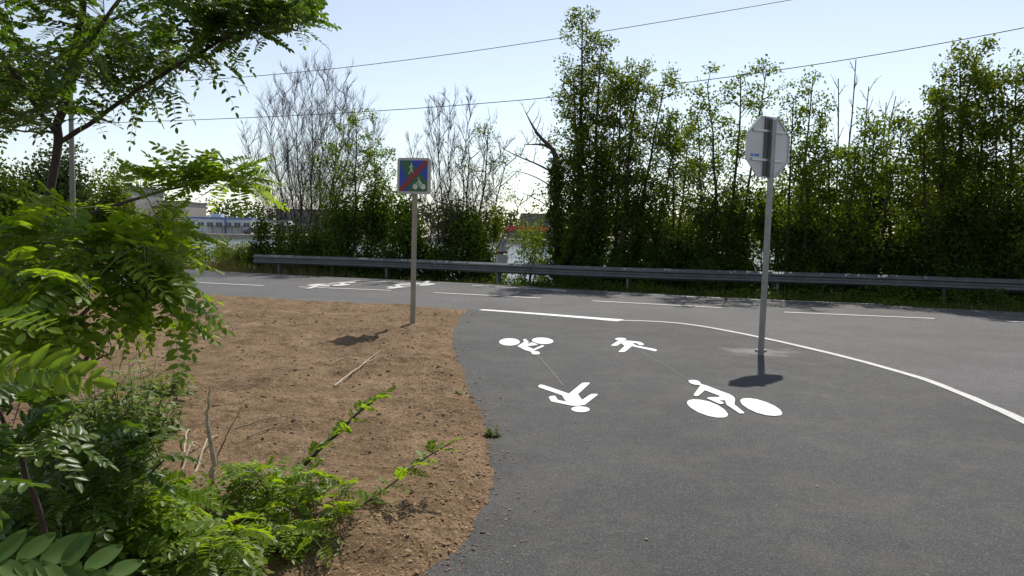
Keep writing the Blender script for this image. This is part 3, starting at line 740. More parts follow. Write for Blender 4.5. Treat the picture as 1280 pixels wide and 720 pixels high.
leafy('maple_tree', 'open crowned tree with see through yellowish top directly left of the octagon sign', 24,
      [(892, 23, 884, 105, 22.8, .07), (905, 23, 926, 92, 22.8, .075), (912, 23.2, 958, 88, 23, .06), (888, 23, 872, 140, 22.8, .04)], ['maple'], .09, 22, .25, .85, 4, 6, .12, (.5, .42, 1500), (.4, 1.2), tg_)
leafy('maple_tree', 'airy maple with small leaves directly right of the octagon sign', 25,
      [(985, 22.4, 1016, 100, 22.2, .06), (980, 22.4, 992, 122, 22.3, .05), (990, 22.4, 1028, 135, 22.2, .04)], ['maple'], .085, 18, .3, .7, 4, 6, .12, (.4, .35, 900), (.4, 1.2), tg_)
# leafless poles rising out of the bushes
T = Tree(26); a = gp(1056, 22.4)
for ut, vt, ub in ((1070, 74, 1054), (1086, 108, 1075), (1048, 98, 1044), (1108, 128, 1092), (1120, 120, 1096)):
    p = T.stem(gp(ub, 22.4), AT(ut, vt, 22.2), .045, .12); run(T.boughs(p, 9, .5, lambda q: .75*(1.15-q*.6), (.5, 1.2), 3, 0, .1, .5, .006, .016))
T.done('bare_poles', 'cluster of thin leafless stems rising above the yellowish bushes right of the octagon', ['ash'], 'bark', a, crown='branches')
leafy('maple_tree', 'low broad yellowish green maple below the leafless stems', 27,
      [(1030, 21.9, 1035, 185, 21.8, .06), (1050, 21.8, 1072, 178, 21.7, .06), (1070, 21.9, 1098, 150, 21.8, .06), (1085, 21.7, 1128, 165, 21.6, .05), (1015, 22, 1008, 195, 22, .05)], ['maple'], .09, 24, .2, .95, 5, 9, .14, (.4, .45, 900), (.1, 1.), tg_)
leafy('ash_tree', 'big dense tree rising to a peak near the right picture edge', 28,
      [(1180, 20.8, 1222, 62, 20.6, .12), (1165, 21, 1178, 115, 20.8, .1), (1200, 20.6, 1236, 100, 20.5, .09), (1150, 21, 1152, 150, 20.8, .07), (1188, 20.9, 1200, 78, 20.7, .08)], ['ash'], .095, 30, .18, 1.0, 5, 9, .14, (.5, .5, 1400), (.2, 1.1), tg_)
leafy('ash_tree', 'dense dark tree cut off by the right picture edge', 29,
      [(1262, 20, 1270, 95, 19.8, .1), (1280, 19.8, 1300, 90, 19.6, .1), (1300, 19.5, 1345, 85, 19.3, .1), (1245, 20.2, 1246, 150, 20, .07)], ['ash'], .095, 28, .15, 1.0, 5, 9, .14, (.5, .5, 1400), (.2, 1.1), tg_)

# bushes of the hedge behind the rail
def bush(label, seed, u, Y, v_top, wpx, n, mats, size, depth=1.3, name='bush', group=None, lobes=9, v_bot=None, stems=6):
    T = Tree(seed); Y = DY(u, Y); a = gp(u, Y); top = AT(u, v_top, Y)[2]; W_ = wpx/F*Y/2; H = top-a[2]
    for k in range(lobes):
        c = a+np.array((T.r.uniform(-.8, .8)*W_, T.r.uniform(-.25, .9)*depth, H*T.r.uniform(.03, .8)))
        if abs(c[0]-a[0]) > .55*W_: c[2] = a[2]+(c[2]-a[2])*.75
        rr = np.array((W_*.42, depth*.5, H*.3))*T.r.uniform(.7, 1.15)
        m = int(n*1.9)//lobes; q = rv(T.r, m)*(T.r.random(m)**.4)[:, None]*rr*(1+.35*np.sin(T.r.random(m)*6.28))[:, None]
        T.LB.append(c+q); T.LN.append(rv(T.r, m))
        T.w.tube(bez(a+np.array((T.r.normal(0, .1*W_), T.r.normal(0, .1), 0)), (a+c)/2+T.r.normal(0, .1, 3), c, 6), np.linspace(.03, .008, 6), 5)
        for _ in range(5):
            e = c+rv(T.r, 1)[0]*rr*1.15; e[2] = max(e[2], a[2]+.1)
            T.c.tube([c, (c+e)/2+T.r.normal(0, .03, 3), e+np.array((0, 0, .12))], [.01, .006, .003], 3, 1, False)
            T.put(e, (0, 0, 1), 10, .1)
    T.flush(size*1.15, 0, .7)
    return T.done(name, label, mats, 'bark', a, group, 'foliage', 'bush')
hg = 'bushes of the hedge behind the guard rail'
B_ = [('dark bush at the left end of the guard rail', 345, 28.6, 268, 70, 2600, 'darkleaf'),
      ('dark rounded bush below the large leafless tree', 395, 28, 250, 90, 4200, 'darkleaf'),
      ('dark bush left beside the square sign post', 455, 27, 240, 90, 4200, 'darkleaf'),
      ('tall dark bush right behind the square sign post', 515, 26.6, 242, 80, 4200, 'darkleaf'),
      ('dark bush below the upright leafless twigs', 565, 26.2, 245, 80, 4200, 'darkleaf'),
      ('greener bush left beside the triangular sign', 605, 26, 258, 56, 2600, 'ash'),
      ('small bright bush in the gap right of the triangular sign', 662, 25.6, 272, 50, 900, 'maple'),
      ('low bush at the foot of the ivy wrapped trunk', 702, 25.2, 285, 50, 1500, 'ash'),
      ('dark bush at the foot of the tallest tree', 745, 25, 255, 80, 3200, 'darkleaf'),
      ('dark bush below the tree touching the lower cable', 800, 24.6, 262, 80, 2800, 'darkleaf'),
      ('bush below the shorter thin tree', 848, 24, 255, 70, 2600, 'ash'),
      ('dark bush left of the octagon sign post', 900, 23.2, 235, 80, 3600, 'darkleaf'),
      ('bush directly behind the octagon sign post', 958, 22.4, 205, 90, 4600, 'ash'),
      ('leafy bush right of the octagon sign post', 1015, 21.9, 192, 95, 5200, 'ash'),
      ('dark bush below the low broad maple', 1070, 21.6, 200, 105, 5800, 'darkleaf'),
      ('dark bush left of the big peaked tree', 1135, 21.2, 188, 105, 6500, 'ash'),
      ('dark bush at the foot of the big peaked tree', 1200, 20.6, 175, 105, 6800, 'darkleaf'),
      ('dark bush in the lower right behind the rail end', 1265, 19.8, 180, 105, 6800, 'darkleaf'),
      ('dark bush beyond the right picture edge', 1340, 19.2, 180, 110, 4800, 'darkleaf')]
for i, (lab, u, Y, vt, wp, n, m_) in enumerate(B_): bush(lab, 100+i, u, Y, vt, wp, n, [m_], .1 if m_ != 'maple' else .085, group=hg)
# lower fringe right at the rail
for i, (u, Y, vt, wp, n) in enumerate([(760, 24, 318, 90, 2700), (840, 23.2, 312, 100, 2700), (930, 22, 310, 110, 3240), (1040, 20.9, 305, 120, 3420), (1150, 19.9, 300, 120, 3420), (1255, 18.9, 300, 120, 3420)]):
    bush(['low brambles behind the rail below the tallest tree', 'low brambles behind the rail left of the marker post', 'low brambles behind the rail and octagon sign post', 'low brambles behind the rail right of the octagon sign', 'low brambles behind the rail below the big peaked tree', 'low brambles behind the rail at the right picture edge'][i], 140+i, u, Y, vt, wp, n, ['darkleaf'], .075, .6, 'bramble', 'brambles along the guard rail', 8)

for i, (u, Y, vt, wp, n, lab) in enumerate([(350, 28.6, 296, 90, 2600, 'low brambles at the left end of the guard rail'), (425, 27.4, 292, 100, 2800, 'low brambles behind the rail left of the square sign post'),
        (500, 26.4, 292, 90, 2800, 'low brambles behind the rail and square sign post'), (572, 25.6, 294, 80, 2600, 'low brambles behind the rail left of the triangular sign')]):
    bush(lab, 150+i, u, Y, vt, wp, n, ['darkleaf'], .085, .7, 'bramble', 'brambles along the guard rail', 9)
# left: shrubs and trees between road and canal
bush('bright green shrub standing left of the guard rail end', 160, 285, 30, 284, 66, 2600, ['herb'], .1, 1.0, 'shrub')
bush('leafy green shrub between arching locust branch and far road edge', 168, 248, 31, 296, 70, 2600, ['ash'], .09, 1.0, 'shrub')
bush('low straw tinged shrub at the road edge behind the locust leaves', 169, 205, 31, 300, 70, 2400, ['palegreen'], .08, 1.0, 'shrub')
bush('small pale weedy shrub in the grass beside the guard rail end', 161, 300, 28.6, 304, 60, 2400, ['palegreen'], .065, .8, 'shrub')
bush('dark leafy shrub right of the utility pole', 162, 128, 33, 212, 66, 4200, ['ash'], .13, 1.2, 'shrub')
bush('mid green shrub behind the arching locust branch', 163, 180, 36, 244, 80, 3600, ['darkleaf'], .16, 1.3, 'shrub')
bush('big rounded green tree crown at the far left behind the young locust', 164, 40, 44, 184, 170, 17000, ['farleaf'], .2, 3, 'broad_tree', None, 22)
bush('dark tree mass at the left picture edge behind the road', 165, -40, 38, 195, 120, 9000, ['darkleaf'], .18, 3, 'broad_tree', None, 14)
bush('low green bushes under the rounded tree beside the road', 166, 60, 33, 272, 130, 4000, ['ash'], .16, 1.5, 'bush', None, 10)
bush('bushy tree hiding the beige grey hall beyond the canal', 170, 188, 34, 254, 66, 4200, ['ash'], .13, 1.3, 'shrub', None, 12)
bush('small round shrub directly left of the long low white building', 171, 222, 35, 268, 34, 1600, ['palegreen'], .12, 1., 'shrub')
bush('dense bush between utility pole and rounded tree', 167, 85, 37, 232, 70, 3500, ['farleaf'], .2, 1.5, 'bush', None, 10)

# verge grass, weeds and litter along the far road edge
def verge():
    r = np.random.default_rng(31); B, D, N, L_, W_ = [], [], [], [], []
    fp = np.array(far)[:, :2]
    for i in range(1, len(fp)-1):
        a, b = fp[i], fp[i+1]; ln = np.linalg.norm(b-a)
        if ln > 30: continue
        d = (b-a)/ln; n_ = np.array((-d[1], d[0]));  n_ = n_ if n_[1] > 0 else -n_
        left = a[0] < -7.5
        cnt = int(ln*(620 if left else 170))
        o = r.random(cnt)**1.3*(5.5 if left else 2.6)+.02; p = a+(b-a)*r.random(cnt)[:, None]+n_*o[:, None]
        cl = vnoise(p, 1.6, 8)+.5
        h_ = (.12+.55*np.clip(o/2, 0, 1) if left else .07+.17*np.clip(o/1.5, 0, 1))*(.35+1.1*cl)*r.uniform(.6, 1.3, cnt)
        z = np.array([gz(*q) for q in p])
        B.append(np.column_stack([p, z-.02])); L_.append(h_); W_.append(np.full(cnt, .014)*r.uniform(.7, 1.6, cnt))
        D.append(np.column_stack([r.normal(0, .35, (cnt, 2)), np.ones(cnt)])); N.append(rv(r, cnt)*np.array((1, 1, .1)))
    nm = NM(); nm.leaves(np.vstack(B), np.vstack(D), np.vstack(N), np.concatenate(L_), np.concatenate(W_), T_BLADE)
    tag(nm.build('verge_grass', M['grass']), 'green and straw coloured grass along the far road edge and rail', 'grass', kind='stuff')
verge()
# dry grass bank of the left canal side and umbels
def ivycover():
    r = np.random.default_rng(35); fp = np.array(far)[:, :2]; B = []
    for i in range(1, len(fp)-1):
        a, b = fp[i], fp[i+1]; ln = np.linalg.norm(b-a)
        if ln > 30 or a[0] < -8: continue
        d = (b-a)/ln; n_ = np.array((-d[1], d[0])); n_ = n_ if n_[1] > 0 else -n_
        wd = float(np.interp(a[0], [-8, 0, 3, 12], [2.2, 2.6, 3.2, 4.6])); cnt = int(ln*wd*(150 if a[0] < -1 else 330))
        o = .08+(r.random(cnt)**.8)*wd; p = a+(b-a)*r.random(cnt)[:, None]+n_*o[:, None]
        k = vnoise(p, 1.1, 21)+.5; h_ = r.random(cnt)*(.03+.5*k*np.clip(o/1.4, .1, 1))
        B.append(np.column_stack([p, [gz(*q) for q in p]+h_]))
    B = np.vstack(B); n = len(B); L_ = r.uniform(.04, .1, n); nm = NM()
    nm.leaves(B, rv(r, n)*np.array((1, 1, .6)), rv(r, n)*.8+np.array((0, -.3, .9)), L_, L_*.7, T_QUAD)
    tag(nm.build('ivy_cover', M['darkleaf']), 'dark ivy and bramble ground cover under and before the guard rail', 'ground cover', kind='stuff')
ivycover()
def umbels():
    r = np.random.default_rng(33)
    for i, (u, v, Y) in enumerate([(290, 316, 28.2), (305, 318, 28), (318, 312, 28.4)]):
        b = gp(u, Y); t = thing('umbel_weed', ['white flowered weed left of its two neighbours by the rail end', 'white flowered weed in the middle beside the rail end', 'white flowered weed nearest the guard rail end'][i], 'wildflower', b, 'white flowered weeds by the rail end')
        top = AT(u, v-8, Y); nm = NM(); heads = []
        for k in range(7):
            e = top+r.normal(0, .16, 3); nm.tube(bez(b, (b+e)/2+r.normal(0, .05, 3), e, 5), .005, 3)
            q = e+r.normal(0, .035, (26, 3))*np.array((1, 1, .25)); fl_ = NM(); heads.append(fl_); fl_.leaves(q, rv(r, 26)*np.array((1, 1, .2)), np.tile((0, 0, 1.), (26, 1)), np.full(26, .03), np.full(26, .03), T_QUAD)
        nm.build('stalks', M['twiggreen'], t); [h_.build('flower_head', M['flower'], t) for h_ in heads]
umbels()

# ---------------------------------------------------------------- far bank of the canal
def bld(name, label, u0, u1, vt, Y, wall, roof, win=0, trim=None, depth=14, h_roof=.5, fz=FZ):
    a, b = AT(u0, 290, Y), AT(u1, 290, Y); h_ = AT((u0+u1)/2, vt, Y)[2]-fz; cx = (a[0]+b[0])/2; L_ = b[0]-a[0]
    t = thing(name, label, 'building', (cx, Y, fz))
    nm = NM(); nm.box((cx, Y+depth/2, fz+(h_-h_roof)/2), (L_, depth, h_-h_roof)); nm.build('wall', M[wall], t)
    nm = NM(); nm.box((cx, Y+depth/2, fz+h_-h_roof/2), (L_+.6, depth+.6, h_roof)); nm.build('roof', M[roof], t)
    for k in range(win):
        x = cx-L_/2+L_*(k+.5)/win
        nm = NM(); nm.box((x, Y-.03, fz+h_*.55), (L_/win*.62, .1, h_*.26)); f_ = nm.build('window', M['glass'], t)
        nm = NM(); nm.box((x, Y-.1, fz+h_*.55), (.12, .06, h_*.26)); nm.build('frame', M['wallwhite'], f_)
    if trim:
        for x in (cx-L_/2+.3, cx+.1*L_):
            nm = NM(); nm.box((x, Y-.06, fz+(h_-h_roof)/2), (.5, .12, h_-h_roof)); nm.build('trim', M[trim], t)
    return t, cx, L_, h_
t, cx, L_, h_ = bld('warehouse', 'long low white building with blue trim beyond the canal', 234, 314, 271.5, 205, 'wallwhite', 'trimblue', 7, 'trimblue')
nm = NM(); nm.box((cx+2, 203.2, FZ+2.1), (L_*.6, 3., .12)); 
for k in range(5): nm.box((cx+2-L_*.3+L_*.15*k, 202, FZ+1.), (.12, .12, 2.05))
nm.build('porch', M['roofdark'], t)
nm = NM(); nm.box((cx-2, 209, FZ+h_+.45), (3, 2.4, .9)); nm.build('roof_box', M['wallwhite'], t)
bld('hall', 'tall beige grey building behind the far trees left of the white warehouse', 197, 225, 251, 230, 'wallgrey', 'roofdark', 0, None, 20)
bld('hall', 'white hall with dark flat roof glimpsed behind the arching locust branch', 140, 166, 232, 222, 'wallgrey', 'roofdark', 0, None, 20, 1.6)
bld('hall', 'dark grey hall beyond the canal seen in the gap of the trees', 652, 704, 267, 222, 'wallgrey', 'roofdark', 3, None, 16, 3.)
bld('canopy', 'low building with red roof edge beyond the canal in the tree gap', 634, 684, 282.5, 206, 'roofdark', 'roofred', 0, None, 6, 1.4)
bld('hall', 'long pale hall beyond the canal hidden behind the hedge', 345, 470, 262, 235, 'wallgrey', 'roofdark', 6, None, 20)
def car(label, u, Y, paint, L_=4.2, H=1.5, face=1, van=False, z=FZ):
    p = AT(u, 290, Y); t = thing('parked_van' if van else 'parked_car', label, 'van' if van else 'car', (p[0], Y, z))
    pr = [(-.5, .2), (-.5, .55), (-.47, .62), (-.4, .97), (-.34, 1.), (.12, 1.), (.27, .66), (.46, .56), (.5, .42), (.5, .2)] if not van else [(-.5, .15), (-.5, .95), (-.46, 1.), (.2, 1.), (.34, .62), (.47, .52), (.5, .4), (.5, .15)]
    nm = NM(); nm.prism([(x*L_*face, q*H) for x, q in pr], (1, 0, 0), (0, 0, 1), (0, 1.7, 0), (p[0], Y-.85, z)); nm.build('body', M[paint], t)
    wn = [(-.38, .64), (-.34, .93), (-.05, .93), (-.05, .64)], [(-.02, .64), (-.02, .93), (.1, .93), (.22, .64)]
    for q in (wn if not van else wn[1:]): nm = NM(); nm.prism([(x*L_*face, zz*H) for x, zz in q], (1, 0, 0), (0, 0, 1), (0, .02, 0), (p[0], Y-.875, z)); nm.build('side_window', M['glass'], t)
    for x in (-.31, .31):
        for yy in (-.8, .8):
            c = np.array((p[0]+x*L_, Y+yy, z+.32)); nm = NM(); nm.tube([c-np.array((0, .1, 0)), c+np.array((0, .1, 0))], .32, 14); nm.build('wheel', M['tyre'], t)
car('maroon parked car beyond the canal left of the hedge', 327, 199, 'carred', 4.6, 1.9)
car('blue grey parked car beyond the canal beside the white warehouse', 315, 203, 'cardark', 4.4, 1.7, -1)
car('white van roof glimpsed through leaves at the left picture edge', 2, 47, 'carwhite', 4.8, 2.1, 1, True, AT(2, 262, 47)[2]-2.0)
def marquee():
    p = AT(348, 290, 215); t = thing('marquee', 'white tent roof beyond the canal above the parked cars', 'marquee', (p[0], 215, FZ))
    h_ = AT(348, 275, 215)[2]-FZ; nm = NM()
    nm.prism([(-4, h_-1.4), (4, h_-1.4), (2.2, h_-.2), (1, h_), (-1, h_), (-2.2, h_-.2)], (1, 0, 0), (0, 0, 1), (0, 5, 0), (p[0], 215, FZ)); nm.build('roof', M['carwhite'], t)
    for x in (-3.8, 3.8):
        nm = NM(); nm.box((p[0]+x, 215.2, FZ+(h_-1.4)/2), (.2, .2, h_-1.4)); nm.build('pole', M['alu'], t)
marquee()
def farwood():
    r = np.random.default_rng(41); nm = NM(); B, D, N = [], [], []
    for u in np.arange(-260, 1600, 9):
        Y = r.uniform(236, 330); v0 = 262+5*math.sin(u*.021)+4*math.sin(u*.053+1)+r.normal(0, 2.2)
        if 640 < u < 705: v0 += 6
        if u < 345: v0 -= 9
        c = AT(u, v0, Y); hh = c[2]-FZ; n_ = 150
        q = rv(r, n_)*(r.random(n_)**.35)[:, None]*np.array((3.4, 3.4, hh*.55))
        B.append(np.array((c[0], Y, FZ+hh*.5))+q); D.append(rv(r, n_)); N.append(rv(r, n_)+np.array((0, -.3, .8)))
    B = np.vstack(B); n_ = len(B); nm.leaves(B, np.vstack(D), np.vstack(N), r.uniform(.8, 1.7, n_), r.uniform(.6, 1.2, n_), T_QUAD)
    tag(nm.build('far_wood', M['farleaf']), 'distant band of trees on the horizon beyond the canal', 'woodland', kind='stuff')
farwood()

# ---------------------------------------------------------------- young locust trees in the foreground
LS = 1.17
class Locust:
    def __init__(s, seed):
        s.r = np.random.default_rng(seed); s.w = NM(); s.c = NM(); s.nodes = []; s.tpl = T_LEAF
        s.LB, s.LD, s.LN, s.LL, s.LW, s.LM = [], [], [], [], [], []
    def limb(s, pts, ra, rb, n=16, k=8, node=True):
        pts = np.array(pts); t_ = np.linspace(0, len(pts)-1, n)
        p = np.stack([np.interp(t_, range(len(pts)), pts[:, i]) for i in range(3)], 1)
        for _ in range(2): p[1:-1] = (p[:-2]+2*p[1:-1]+p[2:])/4
        p[1:-1] += s.r.normal(0, ra*.22, (n-2, 3))
        s.w.tube(p, np.linspace(ra, rb, n)*(1+s.r.normal(0, .04, n)), k)
        if node: s.nodes += list(p[2:])
        return p
    def leaf(s, b, d, L_, pairs, ll, m=0, droop=.3, wid=.46, face=None, fold=None, ang=.42):
        pairs = int(round(pairs*1.25))
        r = s.r; Z = np.array((0, 0, 1.)); d = nrm(d)
        n0 = (Z-d*(Z @ d)+r.normal(0, .32, 3)) if face is None else np.array(face, float); n0 = nrm(n0-d*(n0 @ d)); sd_ = np.cross(d, n0)
        rp = np.array([b+d*L_*q-Z*droop*L_*q*q for q in np.linspace(0, 1, 5)])
        s.c.tube(rp, [.0013, .0012, .0011, .0009, .0006], 3, 1, False)
        fold = r.uniform(-.35, .35) if fold is None else fold
        for i in range(pairs):
            q = (i+1.1)/(pairs+.6); p = b+d*L_*q-Z*droop*L_*q*q; tn = nrm(d-Z*2*droop*q)
            k = ll*(.72+.42*math.sin(math.pi*min(1, q*.9+.08)))
            for sg in (-1, 1):
                if r.random() < .03: continue
                an = r.normal(ang, .12)
                ld = sd_*sg*math.cos(an)+tn*math.sin(an)+n0*(fold+r.normal(0, .14))
                s.LB.append(p); s.LD.append(ld); s.LN.append(n0+sd_*sg*-(fold)+r.normal(0, .12, 3)); kk = k*r.uniform(.85, 1.12); kk *= LS; s.LL.append(kk); s.LW.append(kk*wid*r.uniform(.9, 1.1)); s.LM.append(m)
        s.LB.append(rp[-1]); s.LD.append(nrm(rp[-1]-rp[-2])); s.LN.append(n0); s.LL.append(ll*.95*LS); s.LW.append(ll*wid*LS); s.LM.append(m)
    def twig(s, a, b, nleaf, L_, pairs, ll, m=0, r_=.0035, arch=.12, span=.7, droop=(.1, .45)):
        d = np.linalg.norm(b-a); mid = (a+b)/2+np.array((0, 0, arch*d))+s.r.normal(0, .05*d, 3)
        p = bez(a, mid, b, 14); s.c.tube(p, np.linspace(r_, .0012, 14), 4, 1, False)
        for i in range(nleaf):
            t_ = 1-span*(i/max(1, nleaf-1)) if nleaf > 1 else 1.
            f_ = t_*13; j = min(12, int(f_)); q = p[j]+(p[j+1]-p[j])*(f_-j); tn = nrm(p[j+1]-p[j])
            sd_ = nrm(np.cross(tn, (0, 0, 1.)))*(1 if i % 2 else -1)
            dr = tn if i == 0 else tn*.55+sd_*.8+s.r.normal(0, .22, 3)+np.array((0, 0, .12))
            gr = .7+.3*min(1, (i+1)/3)
            s.leaf(q, dr, L_*gr*s.r.uniform(.75, 1.15), max(4, int(pairs*gr+s.r.integers(-1, 2))), ll*(.8+.2*gr)*s.r.uniform(.9, 1.1), m, s.r.uniform(*droop))
        return p
    def fill(s, poly, Y, n, L_=.2, pairs=7, ll=.036, leaves=6, m=0, maxd=.75, droop=(.1, .45), arch=.12):
        """n twigs whose tips are spread through a region of the crown"""
        poly = np.array(poly, float); lo, hi = poly.min(0), poly.max(0); got = 0; nd = np.array(s.nodes); tries = 0
        while got < n and tries < n*40:
            tries += 1
            q = lo+(hi-lo)*s.r.random(2); ins = False
            for i in range(len(poly)):
                a, b = poly[i], poly[(i+1) % len(poly)]
                if (a[1] > q[1]) != (b[1] > q[1]) and q[0] < (b[0]-a[0])*(q[1]-a[1])/(b[1]-a[1])+a[0]: ins = not ins
            if not ins: continue
            tip = AT(q[0], q[1], s.r.uniform(*Y))
            dd = np.linalg.norm(nd-tip, axis=1)*s.r.uniform(.75, 1.25, len(nd)); dd[dd < .12] = 9
            a = nd[int(np.argmin(dd))]; d = np.linalg.norm(tip-a)
            p = s.twig(a, tip, max(2, min(leaves, int(d/.055)+1)), L_, pairs, ll, m, .002+.0035*min(1, d), arch, min(.8, .055*leaves/max(d, .1)), droop)
            if d > .35: s.nodes += [p[5], p[9]]; nd = np.array(s.nodes)
            got += 1
    def done(s, name, label, mats, base, group=None, cat='tree', bark='barkyoung'):
        t = thing(name, label, cat, base, group)
        LM = np.array(s.LM)
        for k in sorted(set(s.LM)):
            i = np.where(LM == k)[0]
            s.c.leaves(np.array(s.LB)[i], np.array(s.LD)[i], np.array(s.LN)[i], np.array(s.LL)[i], np.array(s.LW)[i], s.tpl, 0 if k == 0 else k+1)
        if s.w.n: s.w.build('trunk', M[bark], t)
        s.c.build('crown', [M[mats[0]], M['twiggreen']]+[M[q] for q in mats[1:]], t)
        return t
def pts(lst): return [AT(*q) for q in lst]

K = Locust(51)
tb = G(66, 632); tb[2] = SZ(tb[0], tb[1])-.05
Yt = tb[1]
K.limb([tb]+pts([(58, 500, Yt), (55, 400, Yt), (58, 300, Yt), (65, 230, Yt+.02), (73, 165, Yt+.03), (84, 105, Yt+.05), (97, 50, Yt+.05), (108, 0, Yt), (118, -60, Yt-.1), (125, -130, Yt-.2)]), .031, .013, 30, 10)
K.limb(pts([(75, 178, Yt), (112, 155, Yt-.05), (150, 128, Yt-.1), (220, 83, Yt-.2), (268, 54, Yt-.25), (330, 30, Yt-.3), (372, 38, Yt-.35)]), .015, .004, 20)
K.limb(pts([(68, 162, Yt), (50, 140, Yt-.1), (30, 110, Yt-.2), (0, 66, Yt-.4), (-40, 20, Yt-.6)]), .016, .006)
K.limb(pts([(82, 122, Yt), (100, 75, Yt-.12), (125, 30, Yt-.3), (165, -20, Yt-.5), (200, -60, Yt-.6)]), .015, .006)
K.limb(pts([(96, 60, Yt), (140, 25, Yt+.2), (200, 0, Yt+.4), (260, -10, Yt+.5)]), .011, .004)
K.limb(pts([(88, 90, Yt), (40, 60, Yt+.3), (0, 40, Yt+.6), (-40, 30, Yt+.8)]), .011, .004)
K.limb(pts([(74, 165, Yt), (40, 165, Yt+.4), (0, 160, Yt+.8)]), .009, .004)
K.limb(pts([(60, 300, Yt), (94, 274, Yt-.1), (168, 248, Yt-.25), (230, 232, Yt-.4), (290, 222, Yt-.5)]), .013, .003)
for q, ra in [([(57, 430, Yt), (30, 380, Yt-.5), (0, 350, Yt-1.), (-40, 330, Yt-1.4)], .014),
              ([(57, 440, Yt), (100, 395, Yt-.3), (155, 344, Yt-.6), (202, 287, Yt-.8)], .013),
              ([(56, 480, Yt), (90, 470, Yt-.3), (135, 415, Yt-.6), (190, 352, Yt-.8), (235, 328, Yt-.9)], .014),
              ([(56, 370, Yt), (80, 340, Yt-.4), (95, 320, Yt-.8), (110, 312, Yt-1.1)], .011),
              ([(58, 340, Yt), (20, 310, Yt-.3), (-30, 290, Yt-.6)], .011),
              ([(56, 490, Yt), (100, 460, Yt-.5), (140, 440, Yt-.8)], .012)]:
    K.limb(pts(q), ra, .004)
# crown regions: upper dark canopy, reaching branch, arching branch, lower bright sprays
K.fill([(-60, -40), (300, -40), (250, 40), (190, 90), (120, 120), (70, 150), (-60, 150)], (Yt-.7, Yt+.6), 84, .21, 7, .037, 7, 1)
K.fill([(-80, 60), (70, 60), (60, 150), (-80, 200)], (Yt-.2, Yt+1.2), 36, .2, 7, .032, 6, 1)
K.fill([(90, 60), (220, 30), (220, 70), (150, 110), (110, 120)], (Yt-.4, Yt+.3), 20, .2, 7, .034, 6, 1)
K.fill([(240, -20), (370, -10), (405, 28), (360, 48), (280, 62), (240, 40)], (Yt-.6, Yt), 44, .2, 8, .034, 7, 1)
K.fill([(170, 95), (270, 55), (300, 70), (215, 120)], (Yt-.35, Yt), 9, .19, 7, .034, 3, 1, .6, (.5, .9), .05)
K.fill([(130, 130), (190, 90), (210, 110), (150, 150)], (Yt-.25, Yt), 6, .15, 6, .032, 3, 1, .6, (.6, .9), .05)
K.fill([(175, 215), (250, 195), (310, 205), (325, 235), (290, 244), (170, 240)], (Yt-.75, Yt-.3), 30, .19, 7, .036, 6, 0, .75, (.0, .28))
K.fill([(-40, 255), (60, 250), (120, 280), (110, 340), (-40, 350)], (Yt-1.5, Yt-.2), 26, .22, 7, .042, 6, 0)
K.fill([(100, 300), (190, 270), (250, 300), (245, 350), (130, 350)], (Yt-1.25, Yt-.5), 22, .22, 7, .042, 6, 0)
K.fill([(80, 340), (200, 330), (240, 350), (225, 420), (90, 420)], (Yt-1.3, Yt-.5), 24, .22, 7, .042, 6, 0)
K.fill([(-40, 340), (90, 330), (110, 440), (-40, 450)], (Yt-1.6, Yt-.3), 22, .22, 7, .042, 6, 0)
K.fill([(-20, 330), (60, 320), (90, 400), (-20, 410)], (Yt-1.6, Yt-.9), 14, .22, 7, .042, 5, 0)
K.done('locust_tree', 'tall young locust tree with slender dark forked trunk at the left edge', ['locust', 'locustdark'], tb)

def sapling(label, seed, base, limbs, fills, mats=('locust', 'locustdark', 'blueleaf'), ra=.012, name='locust_sapling', group='locust saplings at the left', extra=None):
    K = Locust(seed)
    for l in limbs: K.limb(pts(l), ra, .003, 14, 6)
    for f_ in fills: K.fill(**f_)
    if extra: extra(K)
    b = np.array(base, float)
    return K.done(name, label, list(mats), b, group, 'sapling')
def gb(u, v):
    p = G(u, v); p[2] = SZ(p[0], p[1])-.03; return p
def atb(p, u, v, Y): return None
# near sapling whose stem crosses the lower left corner
def ex_near(K):
    K.tpl = T_NEAR
    a = AT(-40, 462, 1.75)
    K.twig(AT(-60, 520, 1.9), a, 2, .2, 8, .042, 0, .004)
    K.leaf(AT(-12, 462, 1.72), AT(140, 470, 1.66)-AT(-12, 462, 1.72)+np.array((0, 0, .035)), .275, 8, .052, 0, .16, .46, (-.25, -.75, .6), .1, .75)
    K.leaf(AT(30, 340, 2.0), AT(105, 335, 1.9)-AT(30, 350, 2.0), .17, 6, .045, 0, .2)
    K.leaf(AT(-20, 400, 2.1), AT(90, 385, 2.)-AT(-20, 400, 2.1), .24, 7, .047, 0, .2)
sapling('near locust sapling with one long bright horizontal leaf at the left edge', 52, (AT(62, 680, 2.3)[0], 2.3, 0.0),
        [[(70, 760, 2.4), (58, 665, 2.3), (28, 578, 2.1), (5, 520, 2.), (-40, 465, 1.85)], [(28, 578, 2.1), (50, 500, 2.2), (90, 470, 2.3)]],
        [dict(poly=[(-30, 470), (60, 480), (100, 560), (-30, 580)], Y=(1.8, 2.5), n=10, L_=.18, pairs=7, ll=.04, leaves=4, m=1)], extra=ex_near)
def ex_big(K):
    K.tpl = T_NEAR
    K.leaf(AT(-40, 706, 1.1), AT(120, 700, 1.16)-AT(-40, 706, 1.1)+np.array((0, 0, .02)), .2, 5, .056, 2, .3, .44, (.1, -.6, .75), .18, .85)
    K.leaf(AT(-30, 760, 1.15), AT(70, 735, 1.2)-AT(-30, 760, 1.15), .18, 4, .052, 2, .3, .46, (.2, -.5, .8), .2, .8)
    K.leaf(AT(-60, 600, 1.7), AT(40, 596, 1.7)-AT(-60, 600, 1.7), .18, 6, .045, 1, .1, .5)
